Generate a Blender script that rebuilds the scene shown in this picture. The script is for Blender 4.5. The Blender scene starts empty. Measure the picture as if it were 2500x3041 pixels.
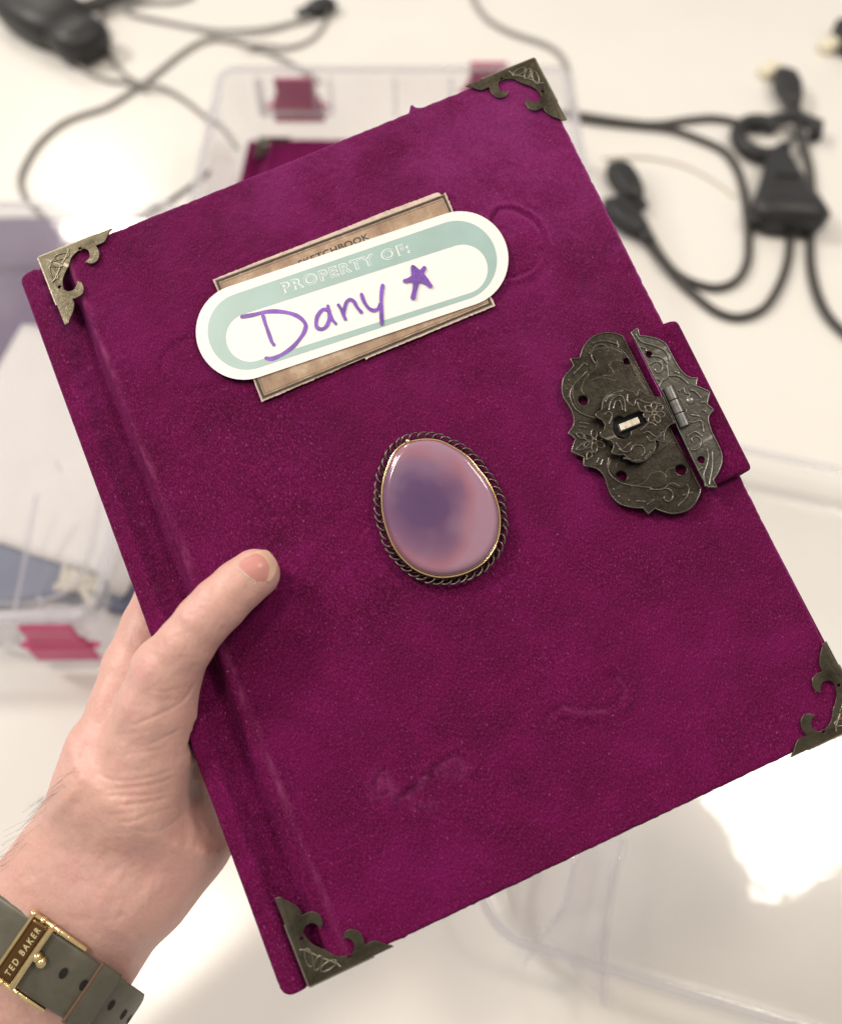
import bpy, bmesh, math, random
import numpy as np
from mathutils import Matrix, Vector
from mathutils.bvhtree import BVHTree

random.seed(7); rng = np.random.default_rng(11)
SC = bpy.context.scene
COL = SC.collection

# ------------------------------------------------------------------ camera
F_PX, CX, CY, HC, TH = 2504.0, 1250.0, 1520.5, 0.50, math.radians(32)
cam = bpy.data.cameras.new('camera')
camo = bpy.data.objects.new('camera', cam); COL.objects.link(camo)
camo.location = (0, 0, HC); camo.rotation_euler = (TH, 0, 0)
cam.sensor_fit = 'VERTICAL'; cam.sensor_height = 36.0; cam.lens = 36.0 * F_PX / 3041.0
cam.clip_start = 0.01; cam.clip_end = 50
cam.dof.use_dof = True; cam.dof.focus_distance = 0.289; cam.dof.aperture_fstop = 5.1
SC.camera = camo

# ------------------------------------------------------------------ world, lamps, exposure
w = bpy.data.worlds.new('World'); SC.world = w; w.use_nodes = True
nt = w.node_tree; nt.nodes.clear()
wo = nt.nodes.new('ShaderNodeOutputWorld'); bg = nt.nodes.new('ShaderNodeBackground')
tc = nt.nodes.new('ShaderNodeTexCoord'); sp = nt.nodes.new('ShaderNodeSeparateXYZ'); cr = nt.nodes.new('ShaderNodeValToRGB')
mr = nt.nodes.new('ShaderNodeMapRange'); mr.inputs[1].default_value = -1; mr.inputs[2].default_value = 1
nt.links.new(tc.outputs['Generated'], sp.inputs[0]); nt.links.new(sp.outputs[2], mr.inputs[0]); nt.links.new(mr.outputs[0], cr.inputs[0])
cr.color_ramp.elements[0].position = 0.0; cr.color_ramp.elements[0].color = (0.16, 0.15, 0.14, 1)
cr.color_ramp.elements[1].position = 1.0; cr.color_ramp.elements[1].color = (0.62, 0.57, 0.52, 1)
e = cr.color_ramp.elements.new(0.55); e.color = (0.42, 0.40, 0.385, 1)
nt.links.new(cr.outputs[0], bg.inputs[0]); bg.inputs[1].default_value = 0.95
nt.links.new(bg.outputs[0], wo.inputs[0])

def lamp(name, loc, target, size, radiance, color, shape='DISK', sy=None):
    l = bpy.data.lights.new(name, 'AREA'); l.shape = shape; l.size = size
    if sy: l.size_y = sy
    area = math.pi * size * size / 4 if shape == 'DISK' else size * (sy or size)
    l.energy = radiance * math.pi * area; l.color = color
    o = bpy.data.objects.new(name, l); COL.objects.link(o); o.location = loc
    o.rotation_euler = (Vector(target) - Vector(loc)).to_track_quat('-Z', 'Y').to_euler()
    return o
lamp("ceiling_lamp", (-0.60, 0.19, 2.0), (-0.3, 0.2, 0), 0.30, 44, (1.0, 0.90, 0.76))
lamp('ceiling_lamp', (1.05, 0.62, 2.0), (0.5, 0.4, 0), 0.46, 24, (1.0, 0.91, 0.79), 'RECTANGLE', 0.40)
lamp('ceiling_lamp', (-1.37, 3.00, 2.0), (0, 0.5, 0), 0.34, 34, (1.0, 0.91, 0.80))
lamp('wall_lamp', (-2.1, 1.15, 2.25), (0, 0.2, 0.1), 0.46, 98, (1.0, 0.955, 0.90))

SC.view_settings.view_transform = 'Standard'; SC.view_settings.look = 'None'
SC.view_settings.exposure = 0.06; SC.view_settings.gamma = 1.0; SC.view_settings.use_curve_mapping = False
SC.render.engine = 'CYCLES'
SC.cycles.use_denoising = True
SC.cycles.max_bounces = 14; SC.cycles.transparent_max_bounces = 24
SC.cycles.transmission_bounces = 10; SC.cycles.glossy_bounces = 6
SC.cycles.sample_clamp_indirect = 6.0
SC.cycles.caustics_reflective = False; SC.cycles.caustics_refractive = False

# ------------------------------------------------------------------ measuring helpers
KT = HC / 0.43      # size of the things on the table for a lens this high above it
CAM = np.array([0, 0, HC]); RX = np.array([1.0, 0, 0])
UP = np.array([0, math.cos(TH), math.sin(TH)]); FW = np.array([0, math.sin(TH), -math.cos(TH)])
def ray(px, py): return FW + RX * (px - CX) / F_PX - UP * (py - CY) / F_PX
def on_z(px, py, z=0.0):
    r = ray(px, py); return CAM + r * ((z - HC) / r[2])
def on_y(px, py, y):
    r = ray(px, py); return CAM + r * (y / r[1])
def at_d(px, py, d): return CAM + ray(px, py) * d
# the pose of the held book: the four corners of its front board, 260 mm tall
_P = np.array([[124.7, 771], [1582.8, 183.2], [2563.8, 2137.8], [922.9, 2918]]) - np.array([CX, CY])
_A = []; _b = []
for (x, y), (u, v) in zip([(0, 0), (1, 0), (1, 1), (0, 1)], _P):
    _A += [[x, y, 1, 0, 0, 0, -u * x, -u * y], [0, 0, 0, x, y, 1, -v * x, -v * y]]; _b += [u, v]
_h = np.append(np.linalg.solve(np.array(_A), np.array(_b)), 1).reshape(3, 3)
_K = np.diag([1 / F_PX, 1 / F_PX, 1])
_a, _bb, _c = [_K @ _h[:, i] for i in range(3)]
_s = 0.26 / np.linalg.norm(_bb); _a, _bb, _c = _a * _s, _bb * _s, _c * _s
def c2w(v): return RX * v[0] - UP * v[1] + FW * v[2]
BO = CAM + c2w(_c); BX = c2w(_a); BW = float(np.linalg.norm(BX)); BX = BX / BW
_dn = c2w(_bb); BZ = np.cross(_dn, BX); BZ /= np.linalg.norm(BZ)
if BZ @ FW > 0: BZ = -BZ
BY = np.cross(BZ, BX); BH = 0.26
BOOK_M = Matrix(((BX[0], BY[0], BZ[0], BO[0]), (BX[1], BY[1], BZ[1], BO[1]), (BX[2], BY[2], BZ[2], BO[2]), (0, 0, 0, 1)))
SKEW = float(_dn @ BX) / float(_dn @ BY)
def bp(px, py, h=0.0):
    r = ray(px, py); o = BO + BZ * h
    p = CAM + r * (((o - CAM) @ BZ) / (r @ BZ)) - BO
    return (float(p @ BX), float(p @ BY))
def bdepth(px, py):
    r = ray(px, py); return float(((BO - CAM) @ BZ) / (r @ BZ))
def bps(pts, h=0.0): return [bp(x, y, h) for x, y in pts]
def cr_px(ox, oy, s, pts): return [(ox + x / s, oy + y / s) for x, y in pts]

# ------------------------------------------------------------------ mesh helpers
def link(name, me, mat=None, parent=None):
    o = bpy.data.objects.new(name, me); COL.objects.link(o)
    if mat is not None:
        for m in (mat if isinstance(mat, (list, tuple)) else [mat]): o.data.materials.append(m)
    if parent is not None: o.parent = parent
    return o
def tag(o, label=None, cat=None, group=None, kind=None):
    if label: o['label'] = label
    if cat: o['category'] = cat
    if group: o['group'] = group
    if kind: o['kind'] = kind
    return o
def empty(name, loc=(0, 0, 0), mat=None):
    o = bpy.data.objects.new(name, None); COL.objects.link(o); o.empty_display_size = 0.01
    if mat is not None: o.matrix_world = mat
    else: o.location = loc
    return o
def smooth(me, on=True):
    me.polygons.foreach_set('use_smooth', [on] * len(me.polygons)); me.update(); return me
def mk(name, verts, faces, sm=True):
    me = bpy.data.meshes.new(name); me.from_pydata([tuple(map(float, v)) for v in verts], [], faces); me.update()
    return smooth(me, sm)
def mkq(name, V, Q, sm=True):
    me = bpy.data.meshes.new(name); V = np.asarray(V, float); Q = np.asarray(Q, int)
    me.vertices.add(len(V)); me.vertices.foreach_set('co', V.ravel())
    me.loops.add(Q.size); me.loops.foreach_set('vertex_index', Q.ravel())
    me.polygons.add(len(Q)); me.polygons.foreach_set('loop_start', np.arange(len(Q)) * 4)
    me.update(calc_edges=True); me.validate(); return smooth(me, sm)
def conv(cu):
    o = bpy.data.objects.new('tmp', cu); COL.objects.link(o)
    bpy.context.view_layer.update()
    dg = bpy.context.evaluated_depsgraph_get()
    me = bpy.data.meshes.new_from_object(o.evaluated_get(dg))
    bpy.data.objects.remove(o); return me
def merge(name, meshes, sm=None):
    bm = bmesh.new()
    for m in meshes: bm.from_mesh(m)
    me = bpy.data.meshes.new(name); bm.to_mesh(me); bm.free()
    if sm is not None: smooth(me, sm)
    return me
def xf(me, M): me.transform(M); me.update(); return me
def catmull(pts, n=8, closed=False):
    P = [np.array(p, float) for p in pts]; N = len(P); out = []
    for i in range(N if closed else N - 1):
        p0 = P[(i - 1) % N] if closed or i > 0 else 2 * P[0] - P[1]
        p1 = P[i]; p2 = P[(i + 1) % N]
        p3 = P[(i + 2) % N] if closed or i + 2 < N else 2 * P[-1] - P[-2]
        for k in range(n):
            t = k / n
            out.append(0.5 * ((2 * p1) + (-p0 + p2) * t + (2 * p0 - 5 * p1 + 4 * p2 - p3) * t * t + (-p0 + 3 * p1 - 3 * p2 + p3) * t ** 3))
    if not closed: out.append(P[-1])
    return out
def plate(polys, thick, bevel, z=0.0, res=2):
    """flat metal or card piece: outlines (first outer, then holes) in the xy plane, from z to z+thick"""
    cu = bpy.data.curves.new('c', 'CURVE'); cu.dimensions = '2D'; cu.fill_mode = 'BOTH'
    for p in polys:
        s = cu.splines.new('POLY'); s.points.add(len(p) - 1)
        for q, v in zip(s.points, p): q.co = (v[0], v[1], 0, 1)
        s.use_cyclic_u = True
    cu.extrude = max(1e-6, thick / 2 - bevel); cu.bevel_depth = bevel; cu.bevel_resolution = res; cu.offset = -bevel
    me = conv(cu); return smooth(xf(me, Matrix.Translation((0, 0, z + thick / 2))), False)
def tube(paths, r, closed=False, res=4, flat=None):
    cu = bpy.data.curves.new('c', 'CURVE'); cu.dimensions = '3D'; cu.bevel_depth = r; cu.bevel_resolution = res; cu.use_fill_caps = True
    for p in paths:
        s = cu.splines.new('POLY'); s.points.add(len(p) - 1)
        for q, v in zip(s.points, p): q.co = (v[0], v[1], v[2] if len(v) > 2 else 0, 1)
        s.use_cyclic_u = closed
    return smooth(conv(cu))
def text(body, p0, p1, cap, z, bold=0.0, space=1.0, thick=0.0):
    """lettering fitted from p0 to p1 (baseline ends), cap height cap"""
    cu = bpy.data.curves.new('t', 'FONT'); cu.body = body; cu.size = 1; cu.offset = bold; cu.space_character = space
    cu.fill_mode = 'BOTH'; cu.extrude = thick
    me = conv(cu)
    co = np.array([v.co[:] for v in me.vertices]); x0, x1 = co[:, 0].min(), co[:, 0].max()
    p0 = Vector(p0); d = Vector(p1) - p0; L = d.length; a = math.atan2(d.y, d.x)
    sx = L / (x1 - x0); sy = cap / 0.69
    M = Matrix.Translation((p0.x, p0.y, z)) @ Matrix.Rotation(a, 4, 'Z') @ Matrix.Diagonal((sx, sy, 1 if not thick else 1, 1)) @ Matrix.Translation((-x0, 0, 0))
    return xf(me, M)
def box(sx, sy, sz, loc=(0, 0, 0), bev=0.0, seg=3):
    bm = bmesh.new(); bmesh.ops.create_cube(bm, size=1)
    bmesh.ops.scale(bm, vec=(sx, sy, sz), verts=bm.verts)
    if bev: bmesh.ops.bevel(bm, geom=list(bm.edges), offset=bev, segments=seg, profile=0.5, affect='EDGES')
    bmesh.ops.translate(bm, vec=loc, verts=bm.verts)
    me = bpy.data.meshes.new('b'); bm.to_mesh(me); bm.free(); smooth(me, bool(bev))
    if bev:
        for p in sorted(me.polygons, key=lambda p: -p.area)[:6]: p.use_smooth = False
    return me
def rrect(hx, hy, r, n=8):
    out = []
    for cx, cy, a0 in ((hx - r, hy - r, 0), (-hx + r, hy - r, 90), (-hx + r, -hy + r, 180), (hx - r, -hy + r, 270)):
        for k in range(n + 1):
            a = math.radians(a0 + 90 * k / n); out.append((cx + r * math.cos(a), cy + r * math.sin(a)))
    return out
def loft(hx, hy, r, prof, n=8, cap0=True, cap1=True):
    """rings of rounded rectangles: prof = [(outset, z)...]; first ring and last ring are capped"""
    V = []; Fc = []; m = 4 * (n + 1)
    for o, z in prof:
        for x, y in rrect(hx + o, hy + o, max(r + o, 0.0006), n): V.append((x, y, z))
    for i in range(len(prof) - 1):
        for k in range(m):
            a, b = i * m + k, i * m + (k + 1) % m
            Fc.append((a, b, b + m, a + m))
    if cap0: Fc.append(tuple(range(m))[::-1])
    if cap1: Fc.append(tuple(range((len(prof) - 1) * m, len(prof) * m)))
    me = mk('l', V, Fc, True)
    for p in me.polygons:
        if len(p.vertices) > 4: p.use_smooth = False
    return me

# ------------------------------------------------------------------ materials
def mat(name): 
    m = bpy.data.materials.new(name); m.use_nodes = True; t = m.node_tree
    b = t.nodes['Principled BSDF']; return m, t, b
def N(t, kind, **kw):
    n = t.nodes.new('ShaderNode' + kind)
    for k, v in kw.items():
        if k.startswith('i_'):
            key = k[2:]; key = int(key) if key.isdigit() else key.replace('_', ' ')
            n.inputs[key].default_value = v
        else: setattr(n, k, v)
    return n
def noise(t, vec, scale, detail=3, rough=0.5, dist=0.0):
    n = N(t, 'TexNoise'); n.inputs['Scale'].default_value = scale; n.inputs['Detail'].default_value = detail
    n.inputs['Roughness'].default_value = rough; n.inputs['Distortion'].default_value = dist
    t.links.new(vec, n.inputs['Vector']); return n.outputs['Fac']
def ramp(t, fac, stops):
    n = N(t, 'ValToRGB'); el = n.color_ramp.elements
    while len(el) < len(stops): el.new(0.5)
    for q, (p, c) in zip(el, stops):
        q.position = p; q.color = (*c, 1) if len(c) == 3 else c
    t.links.new(fac, n.inputs[0]); return n.outputs[0]
def mixc(t, fac, a, b, mode='MIX'):
    n = N(t, 'Mix', data_type='RGBA', blend_type=mode)
    for i, v in ((0, fac), (6, a), (7, b)):
        if isinstance(v, (int, float)): n.inputs[i].default_value = v
        elif isinstance(v, tuple): n.inputs[i].default_value = (*v, 1)
        else: t.links.new(v, n.inputs[i])
    return n.outputs[2]
def math_(t, op, a, b=0.0):
    n = N(t, 'Math', operation=op)
    for i, v in ((0, a), (1, b)):
        if isinstance(v, (int, float)): n.inputs[i].default_value = v
        else: t.links.new(v, n.inputs[i])
    return n.outputs[0]
def bump(t, b, h, strength, dist, prev=None):
    n = N(t, 'Bump'); n.inputs['Strength'].default_value = strength; n.inputs['Distance'].default_value = dist
    t.links.new(h, n.inputs['Height'])
    if prev is not None: t.links.new(prev, n.inputs['Normal'])
    t.links.new(n.outputs[0], b.inputs['Normal']); return n.outputs[0]
def objco(t, scale=None):
    c = N(t, 'TexCoord')
    if scale is None: return c.outputs['Object']
    m = N(t, 'Mapping'); m.inputs['Scale'].default_value = scale; t.links.new(c.outputs['Object'], m.inputs[0]); return m.outputs[0]
def simple(name, col, rough=0.5, metal=0.0, spec=0.5, var=0.0, vscale=60, coat=0.0, bmp=0.0, bscale=400):
    m, t, b = mat(name)
    b.inputs['Base Color'].default_value = (*col, 1); b.inputs['Roughness'].default_value = rough
    b.inputs['Metallic'].default_value = metal; b.inputs['Specular IOR Level'].default_value = spec; b.inputs['Coat Weight'].default_value = coat
    co = objco(t)
    if var:
        f = noise(t, co, vscale, 4, 0.6)
        c = ramp(t, f, [(0.3, tuple(x * (1 - var) for x in col)), (0.7, tuple(min(1, x * (1 + var)) for x in col))])
        t.links.new(c, b.inputs['Base Color'])
    if bmp: bump(t, b, noise(t, co, bscale, 3), bmp, 0.001)
    return m

def velvet_material(lean=(0.56, 0.72, 0.0), name='magenta_velvet'):
    m, t, b = mat(name)
    co = objco(t)
    big = noise(t, co, 17, 4, 0.6, 0.8)               # brushed patches of pile
    mid = noise(t, co, 60, 4, 0.62)
    fib = noise(t, objco(t, (3600, 1150, 1200)), 1.0, 2, 0.6)   # pile in short upright strokes
    spk = noise(t, objco(t, (1700, 800, 900)), 1.0, 1, 0.5)
    c = ramp(t, big, [(0.30, (0.040, 0.0008, 0.011)), (0.50, (0.080, 0.0015, 0.027)), (0.70, (0.140, 0.0040, 0.064))])
    c = mixc(t, 0.42, c, ramp(t, mid, [(0.30, (0.046, 0.0010, 0.016)), (0.70, (0.142, 0.0040, 0.067))]))
    c = mixc(t, ramp(t, fib, [(0.48, (0, 0, 0)), (0.78, (0.9, 0.9, 0.9))]), c, (0.260, 0.019, 0.145))
    c = mixc(t, ramp(t, spk, [(0.69, (0, 0, 0)), (0.82, (0.6, 0.6, 0.6))]), c, (0.40, 0.12, 0.27))
    c = mixc(t, ramp(t, fib, [(0.24, (0.55, 0.55, 0.55)), (0.45, (0, 0, 0))]), c, (0.032, 0.0006, 0.009))
    at = N(t, 'Attribute', attribute_name='wear_and_rims'); c = mixc(t, math_(t, 'MULTIPLY', at.outputs['Fac'], ramp(t, noise(t, co, 420, 3, .7), [(0.35, (0.1,) * 3), (0.62, (1, 1, 1))])), c, (0.25, 0.050, 0.155))
    # worn pile on the hinge ridge, and the ridge's highlight painted in with it
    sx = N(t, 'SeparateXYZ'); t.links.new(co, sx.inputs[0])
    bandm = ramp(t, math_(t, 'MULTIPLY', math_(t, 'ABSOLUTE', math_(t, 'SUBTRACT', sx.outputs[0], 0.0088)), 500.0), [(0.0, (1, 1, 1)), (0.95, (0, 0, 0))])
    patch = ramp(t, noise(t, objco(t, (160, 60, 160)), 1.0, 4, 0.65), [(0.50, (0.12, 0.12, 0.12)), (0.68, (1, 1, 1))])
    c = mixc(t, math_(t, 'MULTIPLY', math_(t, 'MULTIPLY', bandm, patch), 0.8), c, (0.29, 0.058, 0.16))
    t.links.new(c, b.inputs['Base Color'])
    b.inputs['Roughness'].default_value = 0.95; b.inputs['Specular IOR Level'].default_value = 0.10
    b.inputs['Sheen Weight'].default_value = 1.0; b.inputs['Sheen Roughness'].default_value = 0.30
    st = mixc(t, ramp(t, fib, [(0.32, (0, 0, 0)), (0.70, (1, 1, 1))]), (0.62, 0.070, 0.38), (1.0, 0.21, 0.72))
    st = mixc(t, ramp(t, mid, [(0.30, (0.45, 0.45, 0.45)), (0.62, (0, 0, 0))]), st, (0.40, 0.05, 0.30))
    t.links.new(st, b.inputs['Sheen Tint'])
    n1 = bump(t, b, math_(t, 'ADD', math_(t, 'MULTIPLY', big, 4.0), mid), 0.4, 0.0012)
    n2 = bump(t, b, fib, 0.10, 0.0003, n1)
    vt = N(t, 'VectorTransform', vector_type='VECTOR', convert_from='OBJECT', convert_to='WORLD'); vt.inputs[0].default_value = lean   # the pile leans towards the far fore edge
    ad = N(t, 'VectorMath', operation='ADD'); 
    nap = N(t, 'VectorMath', operation='SCALE'); t.links.new(vt.outputs[0], nap.inputs[0])
    t.links.new(math_(t, 'ADD', -0.25, math_(t, 'MULTIPLY', 2.5, math_(t, 'MULTIPLY', math_(t, 'ADD', big, noise(t, co, 38, 3, 0.6, 0.6)), 0.5))), nap.inputs['Scale'])
    t.links.new(n2, ad.inputs[0]); t.links.new(nap.outputs[0], ad.inputs[1])
    nm = N(t, 'VectorMath', operation='NORMALIZE'); t.links.new(ad.outputs[0], nm.inputs[0]); t.links.new(nm.outputs[0], b.inputs['Normal'])
    return m
def brass_material(name, col, dark, rough=0.42):
    m, t, b = mat(name)
    co = objco(t); f = noise(t, co, 130, 5, 0.65); g = noise(t, co, 900, 3, 0.6)
    geo = N(t, 'NewGeometry')
    c = ramp(t, f, [(0.30, dark), (0.68, col)])
    wear_and_rims = ramp(t, geo.outputs['Pointiness'], [(0.515, (0, 0, 0)), (0.60, (1, 1, 1))])
    c = mixc(t, math_(t, 'MULTIPLY', wear_and_rims, 0.75), c, tuple(min(1, x * 2.6 + 0.09) for x in col))
    t.links.new(c, b.inputs['Base Color'])
    b.inputs['Metallic'].default_value = 0.9
    t.links.new(ramp(t, g, [(0.3, (rough - 0.1,) * 3), (0.7, (rough + 0.14,) * 3)]), b.inputs['Roughness'])
    bump(t, b, math_(t, 'ADD', math_(t, 'MULTIPLY', f, 1.5), g), 0.35, 0.0003)
    return m
def plastic_material(name, tint=(0.972, 0.970, 0.980), milk=0.06, rough=0.06):
    m = bpy.data.materials.new(name); m.use_nodes = True; t = m.node_tree; t.nodes.clear()
    o = N(t, 'OutputMaterial'); tr = N(t, 'BsdfTransparent'); gl = N(t, 'BsdfGlossy'); di = N(t, 'BsdfTranslucent'); d2 = N(t, 'BsdfDiffuse')
    tr.inputs[0].default_value = (*tint, 1); gl.inputs[0].default_value = (1, 1, 1, 1); gl.inputs['Roughness'].default_value = rough
    di.inputs[0].default_value = (0.87, 0.865, 0.875, 1); d2.inputs[0].default_value = (0.87, 0.865, 0.875, 1)
    lw = N(t, 'LayerWeight'); lw.inputs[0].default_value = 0.5
    sch = math_(t, 'ADD', 0.035, math_(t, 'MULTIPLY', 0.75, math_(t, 'POWER', lw.outputs['Facing'], 4.5)))
    a = N(t, 'MixShader'); a.inputs[0].default_value = 0.5; t.links.new(di.outputs[0], a.inputs[1]); t.links.new(d2.outputs[0], a.inputs[2])
    co = objco(t); f = noise(t, co, 18, 3); mk_ = ramp(t, f, [(0.3, (milk * 0.6,) * 3), (0.7, (milk * 1.5,) * 3)])
    b = N(t, 'MixShader'); t.links.new(mk_, b.inputs[0]); t.links.new(tr.outputs[0], b.inputs[1]); t.links.new(a.outputs[0], b.inputs[2])
    ge = N(t, 'NewGeometry'); ff = math_(t, 'MULTIPLY', sch, math_(t, 'SUBTRACT', 1.0, math_(t, 'MULTIPLY', ge.outputs['Backfacing'], 0.5)))
    c = N(t, 'MixShader'); t.links.new(ff, c.inputs[0]); t.links.new(b.outputs[0], c.inputs[1]); t.links.new(gl.outputs[0], c.inputs[2])
    bn = N(t, 'Bump'); bn.inputs['Strength'].default_value = 0.12; bn.inputs['Distance'].default_value = 0.002
    t.links.new(noise(t, co, 40, 3), bn.inputs['Height']); t.links.new(bn.outputs[0], gl.inputs['Normal'])
    t.links.new(c.outputs[0], o.inputs[0]); return m
def skin_material():
    m, t, b = mat('skin')
    co = objco(t)
    a = noise(t, co, 28, 4, 0.6); d = noise(t, co, 110, 4, 0.65); p = noise(t, co, 900, 3, 0.7)
    c = ramp(t, a, [(0.28, (0.60, 0.355, 0.288)), (0.55, (0.65, 0.385, 0.335)), (0.78, (0.67, 0.325, 0.302))])
    c = mixc(t, math_(t, 'MULTIPLY', ramp(t, d, [(0.45, (0, 0, 0)), (0.75, (1, 1, 1))]), 0.35), c, (0.60, 0.27, 0.24))
    c = mixc(t, 0.16, c, ramp(t, p, [(0.3, (0.40, 0.20, 0.14)), (0.7, (0.74, 0.48, 0.38))]))
    t.links.new(c, b.inputs['Base Color'])
    b.inputs['Roughness'].default_value = 0.46; b.inputs['Specular IOR Level'].default_value = 0.45
    b.inputs['Subsurface Weight'].default_value = 0.35; b.inputs['Subsurface Radius'].default_value = (0.0032, 0.0012, 0.0007)
    b.inputs['Subsurface Scale'].default_value = 1.0
    v = N(t, 'TexVoronoi', feature='DISTANCE_TO_EDGE'); v.inputs['Scale'].default_value = 900; t.links.new(co, v.inputs['Vector'])
    n1 = bump(t, b, noise(t, objco(t, (260, 120, 260)), 1.0, 4, 0.6), 0.30, 0.0012)
    bump(t, b, math_(t, 'ADD', math_(t, 'MINIMUM', v.outputs['Distance'], 0.12), math_(t, 'MULTIPLY', p, 0.25)), 0.35, 0.0005, n1)
    return m

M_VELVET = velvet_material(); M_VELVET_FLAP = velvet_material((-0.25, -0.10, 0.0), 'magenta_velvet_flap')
M_BRASS = brass_material('antique_brass', (0.092, 0.079, 0.053), (0.030, 0.025, 0.017), 0.34)
M_BRASS_DK = brass_material('dark_bronze', (0.052, 0.043, 0.031), (0.017, 0.014, 0.010), 0.30)
M_BRASS_LF = brass_material('pewter_bronze', (0.085, 0.079, 0.066), (0.036, 0.033, 0.027), 0.34)
M_STEEL = simple('worn_steel', (0.20, 0.195, 0.185), 0.36, 1.0, var=.3, vscale=500)
M_GOLD = simple('gold_metal', (0.86, 0.66, 0.34), 0.16, 1.0, var=0.12, vscale=300)
M_CLEAR = plastic_material('clear_plastic', (0.968, 0.966, 0.978), 0.075)
M_THIN = plastic_material('thin_clear_plastic', (0.990, 0.990, 0.992), 0.030)
M_FROST = plastic_material('cloudy_plastic', (0.93, 0.925, 0.945), 0.34, 0.16)
M_PINK = simple('pink_plastic', (0.58, 0.070, 0.195), 0.35, var=0.06)
M_PAPERW = simple('white_sticker_paper', (0.83, 0.80, 0.775), 0.42, var=0.02, vscale=30, bmp=0.05, bscale=900)
M_TEAL = simple('teal_print', (0.335, 0.475, 0.445), 0.36, var=0.05, vscale=80)
M_INK = simple('purple_marker', (0.185, 0.066, 0.42), 0.40, var=0.38, vscale=210)
M_WHITEINK = simple('white_print', (0.78, 0.82, 0.79), 0.45)
M_BLACKINK = simple('black_print', (0.030, 0.024, 0.020), 0.6, var=0.4, vscale=400)
M_BROWNINK = simple('brown_print', (0.13, 0.055, 0.030), 0.6)
def kraft():
    m, t, b = mat('aged_kraft_paper'); co = objco(t)
    f = noise(t, co, 90, 5, 0.65); g = noise(t, objco(t, (700, 90, 90)), 1, 3, 0.6)
    c = ramp(t, f, [(0.34, (0.215, 0.130, 0.080)), (0.52, (0.36, 0.245, 0.155)), (0.66, (0.56, 0.44, 0.32))])
    c = mixc(t, 0.25, c, ramp(t, g, [(0.3, (0.36, 0.23, 0.16)), (0.7, (0.52, 0.38, 0.28))]))
    t.links.new(c, b.inputs['Base Color']); b.inputs['Roughness'].default_value = 0.7; bump(t, b, f, 0.3, 0.0004); return m
M_KRAFT = kraft()
M_KRAFTEDGE = simple('torn_paper_edge', (0.60, 0.48, 0.40), 0.8, var=0.18, vscale=500)
M_PAGES = simple('cream_pages', (0.70, 0.63, 0.50), 0.8, var=0.1, vscale=200)
M_SKIN = skin_material()
M_HAIR = simple('dark_hair', (0.10, 0.065, 0.045), 0.5)

# ------------------------------------------------------------------ the setting: a white laminate tabletop
def table_material():
    m, t, b = mat('white_laminate'); co = objco(t)
    f = noise(t, co, 5, 4, 0.6); s = noise(t, co, 900, 2); k = noise(t, co, 38, 2, 0.4)
    c = ramp(t, f, [(0.3, (0.735, 0.705, 0.655)), (0.7, (0.775, 0.750, 0.705))])
    c = mixc(t, ramp(t, k, [(0.765, (0, 0, 0)), (0.79, (0.5, 0.5, 0.5))]), c, (0.50, 0.45, 0.39))
    t.links.new(c, b.inputs['Base Color'])
    t.links.new(ramp(t, noise(t, co, 14, 4), [(0.3, (0.17,) * 3), (0.7, (0.235,) * 3)]), b.inputs['Roughness'])
    b.inputs['Specular IOR Level'].default_value = 0.5
    bump(t, b, s, 0.03, 0.0003); return m
M_TABLE = table_material()
tag(link('tabletop', box(2.8, 2.0, 0.028, (0, 0.72, -0.014), 0.0015, 2), M_TABLE), kind='structure')


# ------------------------------------------------------------------ the held sketchbook
book = empty('velvet_sketchbook', mat=BOOK_M)
tag(book, 'magenta velvet sketchbook with agate stone and name sticker, held up by the hand', 'sketchbook')
SPX = (bp(71, 817)[0] + bp(833, 2909)[0]) / 2          # outer edge of the spine roll, about -7 mm
TB = 0.024                                             # thickness of the closed book

def polydist(X, Y, pts):
    """distance of every grid point to a polyline, and the signed side"""
    best = np.full(X.shape, 1e9); side = np.zeros(X.shape)
    for (x0, y0), (x1, y1) in zip(pts[:-1], pts[1:]):
        dx, dy = x1 - x0, y1 - y0; L2 = dx * dx + dy * dy + 1e-16
        t = np.clip(((X - x0) * dx + (Y - y0) * dy) / L2, 0, 1)
        d = np.hypot(X - x0 - t * dx, Y - y0 - t * dy); s = np.sign(dx * (Y - y0) - dy * (X - x0))
        m = d < best; best[m] = d[m]; side[m] = s[m]
    return best, side
def vnoise(X, Y, cell, seed):
    r = np.random.default_rng(seed); g = r.normal(size=(256, 256))
    u, v = X / cell + 57.3, Y / cell + 91.7; iu, iv = np.floor(u).astype(int), np.floor(v).astype(int); fu, fv = u - iu, v - iv
    fu, fv = fu * fu * (3 - 2 * fu), fv * fv * (3 - 2 * fv); q = lambda a, b: g[a % 256, b % 256]
    return (q(iu, iv) * (1 - fu) + q(iu + 1, iv) * fu) * (1 - fv) + (q(iu, iv + 1) * (1 - fu) + q(iu + 1, iv + 1) * fu) * fv

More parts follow.
